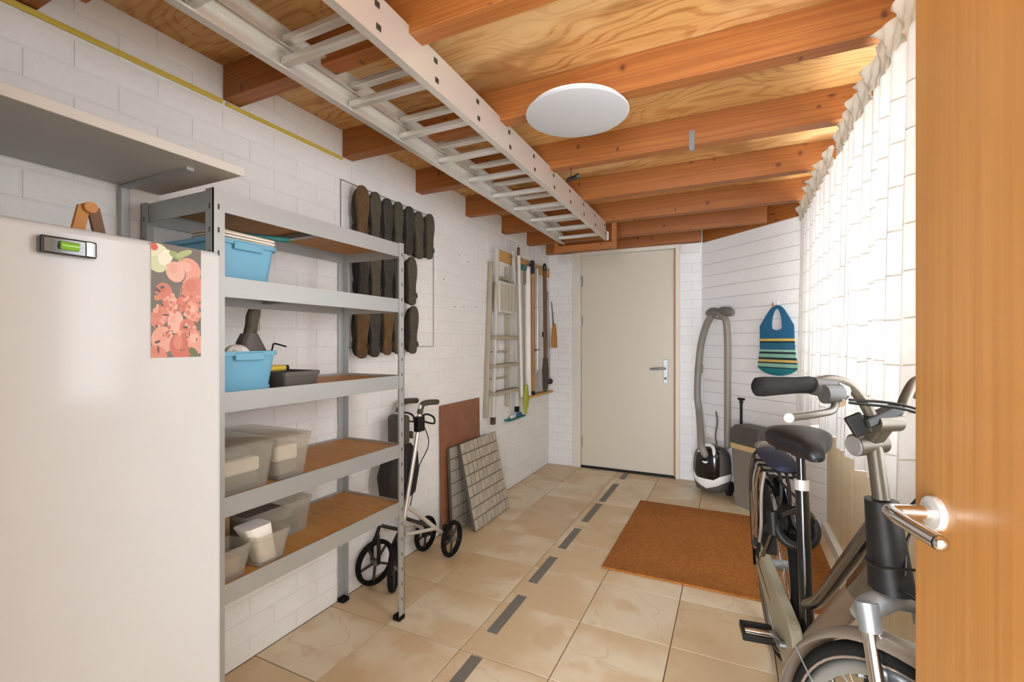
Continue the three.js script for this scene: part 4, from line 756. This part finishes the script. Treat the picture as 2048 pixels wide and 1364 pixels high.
// ------------------------------------------------------------------ floor: mat and tape
solo('doormat', 'large brown coir mat on the tiles in front of the waste bin', 'mat', box(-0.685, 0.50, 0.0006, 0.013, 2.625, 3.86, 0.004), M.coir);
[[1.40, 1.665, -0.955], [1.83, 2.165, -0.975], [2.305, 2.637, -0.98], [2.765, 3.11, -0.975], [3.25, 3.665, -0.972], [3.72, 4.24, -0.968], [4.41, 4.625, -0.955]].forEach(([a, b, x], k) => {
  const s = new THREE.Shape(), w = 0.026, n = 5; const L = b - a;
  const e = (y, dir) => [...Array(n + 1)].map((_, i) => [(-w + 2 * w * i / n) * dir, y + rr(-0.003, 0.003)]);
  s.setFromPoints([...e(0, 1), ...e(L, -1)].map(q => new THREE.Vector2(q[0], q[1])));
  const g = new THREE.ExtrudeGeometry(s, { depth: 0.0008, bevelEnabled: false }); g.rotateX(-Math.PI / 2); g.translate(x, 0.0006, -a);
  solo('floor_tape', k === 6 ? 'short strip of dark grey floor tape right at the cream door' : 'strip of dark grey floor tape, ' + ['seventh', 'sixth', 'fifth', 'fourth', 'third', 'second'][k] + ' strip from the cream door', 'tape', g, M.tape, 'dashed line of tape strips');
});

// ------------------------------------------------------------------ bicycle
{
  const fv = new THREE.Vector2(0.128, -0.9918), lv = new THREE.Vector2(-0.9918, -0.128);
  const B = (s, o, h) => V(0.222 + fv.x * s + lv.x * o, h, 1.80 + fv.y * s + lv.y * o);
  const up = new THREE.Vector3(0, 1, 0), R = 0.352;
  const b = thing('bicycle', 'black and silver city bicycle parked by the window wall behind the open door', 'bicycle', V(0.23, 0, 1.75));
  const wheel = (name, c, fr) => {                                  // fr: heading of the wheel (x, depth)
    const ax = new THREE.Vector3(fr.y, 0, fr.x).normalize(), f3 = new THREE.Vector3(fr.x, 0, -fr.y).normalize();
    ax.crossVectors(up, f3).normalize();
    const w = part(b, name, torus(c, R - 0.019, 0.019, ax, 72, 12), M.rubber, 'black tyre');
    part(w, 'rim', lathe([[R - 0.062, -0.006], [R - 0.050, -0.013], [R - 0.034, -0.013], [R - 0.034, 0.013], [R - 0.050, 0.013], [R - 0.062, 0.006], [R - 0.062, -0.006]], c, ax, 64), M.steel);
    part(w, 'reflector_band', [torus(c.clone().addScaledVector(ax, 0.0155), R - 0.030, 0.0035, ax, 64, 6), torus(c.clone().addScaledVector(ax, -0.0155), R - 0.030, 0.0035, ax, 64, 6)], M.taupe);
    part(w, 'hub', [rod(c.clone().addScaledVector(ax, -0.045), c.clone().addScaledVector(ax, 0.045), 0.022), rod(c.clone().addScaledVector(ax, -0.06), c.clone().addScaledVector(ax, 0.06), 0.006)], M.steel);
    const sp = []; for (let k = 0; k < 28; k++) { const a = k / 28 * Math.PI * 2, s = k % 2 ? 1 : -1, u = f3.clone().multiplyScalar(Math.cos(a)).addScaledVector(up, Math.sin(a)), h = f3.clone().multiplyScalar(Math.cos(a + s * 0.9)).addScaledVector(up, Math.sin(a + s * 0.9)); sp.push(rod(c.clone().addScaledVector(h, 0.022).addScaledVector(ax, s * 0.025), c.clone().addScaledVector(u, R - 0.058), 0.0012, 0.0012, 5)); }
    const q = part(w, 'spokes', sp, M.chrome); q.userData.kind = 'stuff';
    return { ax, f3, w };
  };
  const fender = (c, f3, ax, RR, w, a0, a1) => {
    const rings = [], n = 40; for (let i = 0; i <= n; i++) {
      const a = (a0 + (a1 - a0) * i / n) * Math.PI / 180, u = f3.clone().multiplyScalar(Math.cos(a)).addScaledVector(up, Math.sin(a)), ring = [];
      for (const [rad, dir] of [[0, 1], [-0.0035, -1]]) for (let k = 0; k <= 8; k++) { const t = dir > 0 ? k / 8 : 1 - k / 8, q = (t - 0.5) * Math.PI * 0.86; ring.push(c.clone().addScaledVector(u, RR + rad - 0.022 + 0.022 * Math.cos(q)).addScaledVector(ax, w * Math.sin(q))); }
      rings.push(ring);
    } return loft(rings, true, true, 0.8);
  };
  // rear wheel, fender, carrier
  const rc = B(-0.47, 0, R), rw = wheel('rear_wheel', rc, fv);
  part(b, 'rear_fender', fender(rc, rw.f3, rw.ax, R + 0.028, 0.032, 40, 205), M.gloss);
  // front wheel, steered
  const sv = new THREE.Vector2(0.574, -0.819), fc = V(0.332, R, 1.078), fw = wheel('front_wheel', fc, sv);
  part(b, 'front_fender', fender(fc, fw.f3, fw.ax, R + 0.026, 0.034, 5, 190), M.taupe, 'taupe front mudguard');
  // frame
  const bb = B(0, 0, 0.285), crown = B(0.592, 0, 0.785), htop = B(0.543, 0, 0.955);
  part(b, 'seat_tube', [rod(bb, B(-0.075, 0, 0.80), 0.021, 0.021, 18), rod(B(-0.0, -0.04, 0.285), B(0.0, 0.04, 0.285), 0.028)], M.gloss);
  part(b, 'seat_clamp', [rod(B(-0.074, 0, 0.79), B(-0.078, 0, 0.825), 0.0235, 0.0235, 18)], M.alu);
  part(b, 'seat_post', [rod(B(-0.076, 0, 0.80), B(-0.092, 0, 0.93), 0.0145, 0.0145, 16)], M.gloss);
  part(b, 'head_tube', loft([0, 0.25, 0.6, 1].map((t, k) => { const c = crown.clone().lerp(htop, t), ring = []; for (let i = 0; i < 20; i++) { const a = -i / 20 * Math.PI * 2; const q = [0.040, 0.038, 0.034, 0.031][k]; ring.push(new THREE.Vector3(c.x + q * Math.cos(a), c.y, c.z + q * Math.sin(a))); } return ring; }), true, true, 1), M.black);
  part(b, 'down_tube', [tube([B(0.565, 0, 0.83), B(0.50, 0, 0.765), B(0.25, 0, 0.53), B(0.02, 0, 0.315)], 0.0305, 40, 16)], M.taupe, 'taupe silver down tube');
  part(b, 'down_tube_sleeve', [tube([B(0.556, 0, 0.822), B(0.50, 0, 0.765), B(0.44, 0, 0.708)], 0.033, 20, 16)], M.gloss);
  part(b, 'upper_tube', [tube([B(0.55, 0, 0.925), B(0.33, 0, 0.715), B(0.10, 0, 0.50), B(-0.012, 0, 0.43)], 0.019, 40, 14)], M.gloss);
  part(b, 'chain_stay', [tube([B(-0.01, 0.02, 0.285), B(-0.14, 0.05, 0.295), B(-0.47, 0.06, R)], 0.010, 24, 8), tube([B(-0.01, -0.02, 0.285), B(-0.14, -0.05, 0.295), B(-0.47, -0.06, R)], 0.010, 24, 8)], M.gloss);
  part(b, 'seat_stay', [tube([B(-0.068, 0.015, 0.72), B(-0.12, 0.045, 0.68), B(-0.47, 0.06, R)], 0.0085, 24, 8), tube([B(-0.068, -0.015, 0.72), B(-0.12, -0.045, 0.68), B(-0.47, -0.06, R)], 0.0085, 24, 8)], M.gloss);
  part(b, 'ring_lock', [torus(B(-0.145, 0, 0.63), 0.062, 0.016, new THREE.Vector3(fv.x, 0.5, -fv.y), 36, 10), rod(B(-0.145, 0.07, 0.60), B(-0.155, 0.075, 0.68), 0.02)], M.black, 'black frame lock');
  // saddle
  {
    const sec = [[-0.225, 0.06, 0.965, 0.035], [-0.205, 0.15, 0.985, 0.06], [-0.165, 0.205, 0.998, 0.075], [-0.115, 0.21, 1.0, 0.082], [-0.065, 0.17, 0.995, 0.080], [-0.01, 0.11, 0.987, 0.070], [0.04, 0.07, 0.978, 0.058], [0.075, 0.055, 0.966, 0.045], [0.09, 0.03, 0.95, 0.025]];
    part(b, 'saddle', loft(sec.map(([s, w, h, t]) => [...Array(24)].map((_, i) => { const a = i / 24 * Math.PI * 2, ca = Math.cos(a), sa = Math.sin(a); return B(s, -w / 2 * Math.sign(ca) * Math.pow(Math.abs(ca), 0.75), h - t / 2 + t / 2 * Math.sign(sa) * Math.pow(Math.abs(sa), 0.7)); })), true, true, 1.2), std(0x17171a, 0.42), 'black padded saddle');
    part(b, 'saddle_rails', [tube([B(-0.19, 0.03, 0.93), B(-0.14, 0.025, 0.915), B(-0.03, 0.02, 0.912), B(0.04, 0.012, 0.935)], 0.0045, 20, 8), tube([B(-0.19, -0.03, 0.93), B(-0.14, -0.025, 0.915), B(-0.03, -0.02, 0.912), B(0.04, -0.012, 0.935)], 0.0045, 20, 8), rod(B(-0.092, -0.028, 0.917), B(-0.092, 0.028, 0.917), 0.014)], M.darkMetal);
    for (const o of [-0.05, 0.05]) part(b, 'saddle_spring', [...Array(4)].map((_, k) => torus(B(-0.165, o, 0.905 + k * 0.011), 0.014, 0.003, up, 18, 6)), M.darkMetal);
  }
  // fork
  const lat = fw.ax, fk = crown.clone(); fk.y = 0.76;
  part(b, 'fork_crown', [loft([-0.075, -0.06, 0, 0.06, 0.075].map((s, k) => { const c = crown.clone().addScaledVector(lat, s); c.y = 0.770 - [0.035, 0.018, 0, 0.018, 0.035][k]; return [...Array(14)].map((_, i) => { const a = i / 14 * Math.PI * 2; return c.clone().addScaledVector(fw.f3, 0.026 * Math.cos(a)).addScaledVector(up, [0.014, 0.022, 0.026, 0.022, 0.014][k] * Math.sin(a)); }); }), true, true, 1)], M.steel, 'polished silver fork crown');
  for (const s of [-1, 1]) {
    const top = crown.clone().addScaledVector(lat, s * 0.066), low = fc.clone().addScaledVector(lat, s * 0.062), at = t => top.clone().lerp(low, t);
    const l = part(b, 'fork_leg', [rod(at(0.05), at(0.52), 0.0165, 0.0165, 16)], M.chrome);
    part(l, 'fork_slider', [rod(at(0.40), at(1), 0.022, 0.018, 16)], M.greyPlastic); part(l, 'fork_seal', rod(at(0.36), at(0.42), 0.025, 0.025, 16), M.black); part(l, 'fork_sleeve', rod(at(0.04), at(0.16), 0.021, 0.0195, 16), M.steel);
  }
  part(b, 'fender_stay', [rod(fc.clone().addScaledVector(lat, 0.07), fc.clone().addScaledVector(fw.f3, -0.30).addScaledVector(up, 0.22).addScaledVector(lat, 0.034), 0.002, 0.002, 6), rod(fc.clone().addScaledVector(lat, -0.07), fc.clone().addScaledVector(fw.f3, -0.30).addScaledVector(up, 0.22).addScaledVector(lat, -0.034), 0.002, 0.002, 6)], M.steel);
  // stem and handlebar
  const st = new THREE.Vector2(0.281, 1.283), l2 = new THREE.Vector2(0.819, 0.574);
  const Hb = (a, o, h) => V(st.x + sv.x * a + l2.x * o, h, st.y + sv.y * a + l2.y * o);
  part(b, 'stem', [rod(htop, V(st.x + 0.002, 1.075, st.y + 0.002), 0.0165, 0.0155, 16), rod(Hb(-0.012, -0.035, 1.068), Hb(-0.006, 0.03, 1.075), 0.025, 0.025, 20), bar(Hb(-0.006, 0.0, 1.072), Hb(0.03, 0.0, 1.125), 0.036, 0.03, 0.008), rod(Hb(0.03, -0.03, 1.125), Hb(0.03, 0.03, 1.125), 0.020)], M.barMetal);
  for (const s of [-1, 1]) {
    part(b, 'handlebar', tube([Hb(0.03, s * 0.0, 1.125), Hb(0.03, s * 0.03, 1.135), Hb(0.026, s * 0.055, 1.175), Hb(0.02, s * 0.085, 1.208), Hb(0.015, s * 0.12, 1.218), Hb(0.012, s * 0.17, 1.211), Hb(0.010, s * 0.28, 1.207)], 0.0112, 50, 12), M.barMetal);
    part(b, 'grip', [loft([0.165, 0.172, 0.20, 0.24, 0.28, 0.296, 0.301].map((o, k) => [...Array(16)].map((_, i) => { const a = i / 16 * Math.PI * 2 * (s), q = [0.0165, 0.0185, 0.0175, 0.019, 0.021, 0.020, 0.014][k]; return Hb(0.011 + q * Math.cos(a) * 0.9, s * o, 1.208 - (o - 0.17) * 0.02 + q * Math.sin(a)); })), true, true, 1)], M.rubber, 'black rubber grip');
    const lv2 = part(b, 'brake_lever', [tube([Hb(0.025, s * 0.12, 1.185), Hb(0.05, s * 0.15, 1.160), Hb(0.058, s * 0.20, 1.152), Hb(0.055, s * 0.255, 1.146)], 0.0075, 30, 10)], std(0x544e43, 0.4, 0.4));
    part(lv2, 'lever_tip', ball(Hb(0.055, s * 0.258, 1.146), 0.0095), M.whitePlastic); part(lv2, 'lever_body', [rod(Hb(0.016, s * 0.095, 1.19), Hb(0.016, s * 0.12, 1.198), 0.021), rod(Hb(0.02, s * 0.11, 1.19), Hb(0.042, s * 0.128, 1.172), 0.012)], M.chrome);
    part(b, 'gear_shifter', [rod(Hb(0.014, s * 0.122, 1.200), Hb(0.012, s * 0.166, 1.206), 0.0235, 0.019, 20), loft([0, 1].map(k => [...Array(16)].map((_, i) => { const a = i / 16 * Math.PI * 2 * s; return Hb(0.035 + 0.017 * Math.cos(a), s * (0.118 + 0.04 * k), 1.190 + 0.02 * Math.sin(a)); })), true, true, 1)], std(0x3b3936, 0.5));
  }
  part(b, 'brake_cable', [tube([Hb(0.04, -0.10, 1.178), Hb(0.09, -0.02, 1.17), Hb(0.12, 0.08, 1.12), Hb(0.10, 0.11, 1.0), Hb(0.06, 0.03, 0.90), V(0.31, 0.83, 1.18)], 0.003, 40, 6), tube([Hb(0.03, -0.09, 1.17), Hb(0.07, 0.02, 1.155), Hb(0.10, 0.12, 1.10), Hb(0.02, 0.07, 0.93), B(0.50, 0.03, 0.76)], 0.003, 40, 6)], M.black);
  part(b, 'brake_cable', [tube([B(0.56, 0.035, 0.83), B(0.62, 0.04, 0.84), B(0.75, -0.06, 0.90), B(0.82, -0.14, 0.93)], 0.003, 20, 6), tube([B(0.63, 0.0, 0.80), B(0.72, -0.05, 0.80), B(0.80, -0.12, 0.85)], 0.0035, 20, 6)], M.black);
  part(b, 'stem_cap', [rod(Hb(-0.012, -0.040, 1.068), Hb(-0.012, -0.035, 1.068), 0.020, 0.024, 20)], M.greyPlastic);
  part(b, 'display_mount', [bar(Hb(0.03, -0.06, 1.125), Hb(0.03, 0.03, 1.155), 0.03, 0.022, 0.005), bar(Hb(0.02, -0.075, 1.142), Hb(0.03, -0.055, 1.10), 0.014, 0.034, 0.004)], M.black);
  // drive
  {
    const sh = new THREE.Shape(), c1 = [0, 0.285, 0.088], c2 = [-0.47, R, 0.052], pts = [];
    const base = Math.atan2(c2[1] - c1[1], c2[0] - c1[0]);
    for (let i = 0; i <= 16; i++) { const a = base + Math.PI / 2 - Math.PI * i / 16 + Math.PI; pts.push([c1[0] + c1[2] * Math.cos(a), c1[1] + c1[2] * Math.sin(a)]); }
    for (let i = 0; i <= 16; i++) { const a = base + Math.PI / 2 - Math.PI * i / 16; pts.push([c2[0] + c2[2] * Math.cos(a), c2[1] + c2[2] * Math.sin(a)]); }
    sh.setFromPoints(pts.map(p => new THREE.Vector2(...p)));
    const g = tidy(new THREE.ExtrudeGeometry(sh, { depth: 0.022, bevelEnabled: true, bevelSize: 0.008, bevelThickness: 0.008, bevelSegments: 3 })), p = g.attributes.position;
    for (let i = 0; i < p.count; i++) { const q = B(p.getX(i), 0.036 + p.getZ(i), p.getY(i)); p.setXYZ(i, q.x, q.y, q.z); } g.computeVertexNormals();
    part(b, 'chain_case', g, std(0xa39d86, 0.5), 'olive beige chain case');
    part(b, 'crank', [bar(B(0, 0.076, 0.285), B(-0.12, 0.084, 0.247), 0.012, 0.022, 0.004), rod(B(0, -0.08, 0.285), B(0, 0.085, 0.285), 0.010)], M.steel);
    part(b, 'crank', [bar(B(0, -0.080, 0.285), B(0.145, -0.095, 0.325), 0.012, 0.022, 0.004)], M.steel);
    const pedal = (s, o, h, k) => { const p1 = part(b, 'pedal', [bar(B(s - 0.042, o, h), B(s - 0.042, o + k * 0.10, h), 0.012, 0.024, 0.003), bar(B(s + 0.042, o, h), B(s + 0.042, o + k * 0.10, h), 0.012, 0.024, 0.003), bar(B(s - 0.045, o + k * 0.095, h), B(s + 0.045, o + k * 0.095, h), 0.012, 0.024, 0.003), bar(B(s - 0.045, o, h), B(s + 0.045, o, h), 0.012, 0.024, 0.003)], M.black); part(p1, 'pedal_axle', [rod(B(s, o - k * 0.01, h), B(s, o + k * 0.095, h), 0.014, 0.009)], M.chrome); part(p1, 'reflector', bar(B(s - 0.049, o + k * 0.02, h), B(s - 0.049, o + k * 0.08, h), 0.003, 0.016), std(0xc07a30, 0.3)); };
    pedal(-0.125, 0.082, 0.243, 1); pedal(0.15, -0.108, 0.325, -1);
    part(b, 'kickstand', [tube([B(-0.10, -0.05, 0.27), B(-0.16, -0.10, 0.14), B(-0.20, -0.15, 0.012)], 0.009, 16, 8)], M.steel);
  }
  // carrier with straps
  {
    const H = 0.765, k = [tube([B(-0.27, 0.055, H), B(-0.62, 0.06, H + 0.01), B(-0.69, 0.03, H + 0.015), B(-0.69, -0.03, H + 0.015), B(-0.62, -0.06, H + 0.01), B(-0.27, -0.055, H)], 0.0065, 50, 8)];
    for (let i = 0; i < 4; i++) k.push(rod(B(-0.32 - i * 0.09, 0.056, H), B(-0.32 - i * 0.09, -0.056, H), 0.005, 0.005, 8));
    for (const o of [0.066, -0.066]) { k.push(rod(B(-0.60, o, H + 0.005), B(-0.48, o, R + 0.02), 0.006, 0.006, 8), rod(B(-0.40, o, H), B(-0.46, o, R + 0.02), 0.006, 0.006, 8)); }
    k.push(rod(B(-0.28, 0.03, H), B(-0.075, 0.015, 0.76), 0.005, 0.005, 8), rod(B(-0.28, -0.03, H), B(-0.075, -0.015, 0.76), 0.005, 0.005, 8));
    part(b, 'rear_carrier', k, M.black);
    part(b, 'carrier_straps', [[0.03, 0.018], [0.0, 0.02], [-0.03, 0.018]].map(([o, w], i) => tube([B(-0.66, o, H + 0.02), B(-0.55, o, H + 0.028), B(-0.35, o, H + 0.022), B(-0.27, o * 0.8, H + 0.012), B(-0.26, o, 0.66 - 0.02 * i), B(-0.40, 0.075 + 0.004 * i, 0.50), B(-0.47, 0.078, R + 0.06)], 0.006, 60, 8)), M.bag);
    part(b, 'carrier_straps', [tube([B(-0.56, 0.072, H), B(-0.50, 0.085, 0.62), B(-0.45, 0.088, 0.50), B(-0.46, 0.08, 0.42)], 0.007, 24, 8), tube([B(-0.36, 0.070, H), B(-0.40, 0.082, 0.60), B(-0.47, 0.085, 0.45)], 0.007, 24, 8)], M.woodDark, 'brown elastic luggage straps');
    for (let i = 0; i < 8; i++) {                                   // loose ends of the elastic straps hanging down beside the wheel
      const s0 = -0.60 + i * 0.04, o = 0.078 + 0.004 * (i % 3);
      part(b, 'strap_end', tube([B(s0, o - 0.012, H + 0.012), B(s0 - 0.01 + rr(-0.02, 0.03), o, H - 0.06), B(s0 + 0.05 + rr(-0.03, 0.03), o + 0.006, H - 0.15 - rr(0, 0.05)), B(-0.50 + 0.02 * i + rr(-0.02, 0.02), o + 0.002, H - 0.26 - rr(0, 0.08))], 0.0045 + 0.002 * (i % 2), 24, 7), [M.bag, M.soleTan, M.black, M.greyMid][i % 4]);
    }
    part(b, 'luggage_bundle', loft([[-0.62, 0.09, 0.02], [-0.58, 0.12, 0.045], [-0.45, 0.125, 0.05], [-0.33, 0.11, 0.04], [-0.29, 0.07, 0.02]].map(([s, w, t]) => [...Array(16)].map((_, i) => { const a = i / 16 * Math.PI * 2; return B(s, -w / 2 * Math.cos(a), H + 0.032 + t / 2 * Math.sin(a) + t * 0.25); })), true, true, 1), M.navy, 'navy bundle strapped to the carrier');
    part(b, 'rear_lamp', [loft([[-0.715, 0.07, 0.025], [-0.70, 0.09, 0.045], [-0.66, 0.08, 0.04]].map(([s, w, t]) => [...Array(14)].map((_, i) => { const a = i / 14 * Math.PI * 2; return B(s, -w / 2 * Math.cos(a), H + 0.045 + t / 2 * Math.sin(a)); })), true, true, 1)], M.greyMid);
    part(b, 'coat_guard', (() => { const g = new THREE.Shape(); const a0 = [-0.18, 0.55]; g.moveTo(-0.20, 0.50); g.quadraticCurveTo(-0.24, 0.68, -0.42, 0.715); g.quadraticCurveTo(-0.62, 0.70, -0.70, 0.60); g.lineTo(-0.56, 0.44); g.lineTo(-0.40, 0.42); g.closePath(); const e = tidy(new THREE.ExtrudeGeometry(g, { depth: 0.004, bevelEnabled: false, curveSegments: 8 })), p = e.attributes.position; for (let i = 0; i < p.count; i++) { const q = B(p.getX(i), 0.046 + p.getZ(i), p.getY(i)); p.setXYZ(i, q.x, q.y, q.z); } e.computeVertexNormals(); return e; })(), M.bag, 'black coat guard');
  }
}

// ------------------------------------------------------------------ shadows, hand over
scene.traverse(o => { if (o.isMesh) { o.castShadow = true; o.receiveShadow = true; } });
renderer.render(scene, camera);
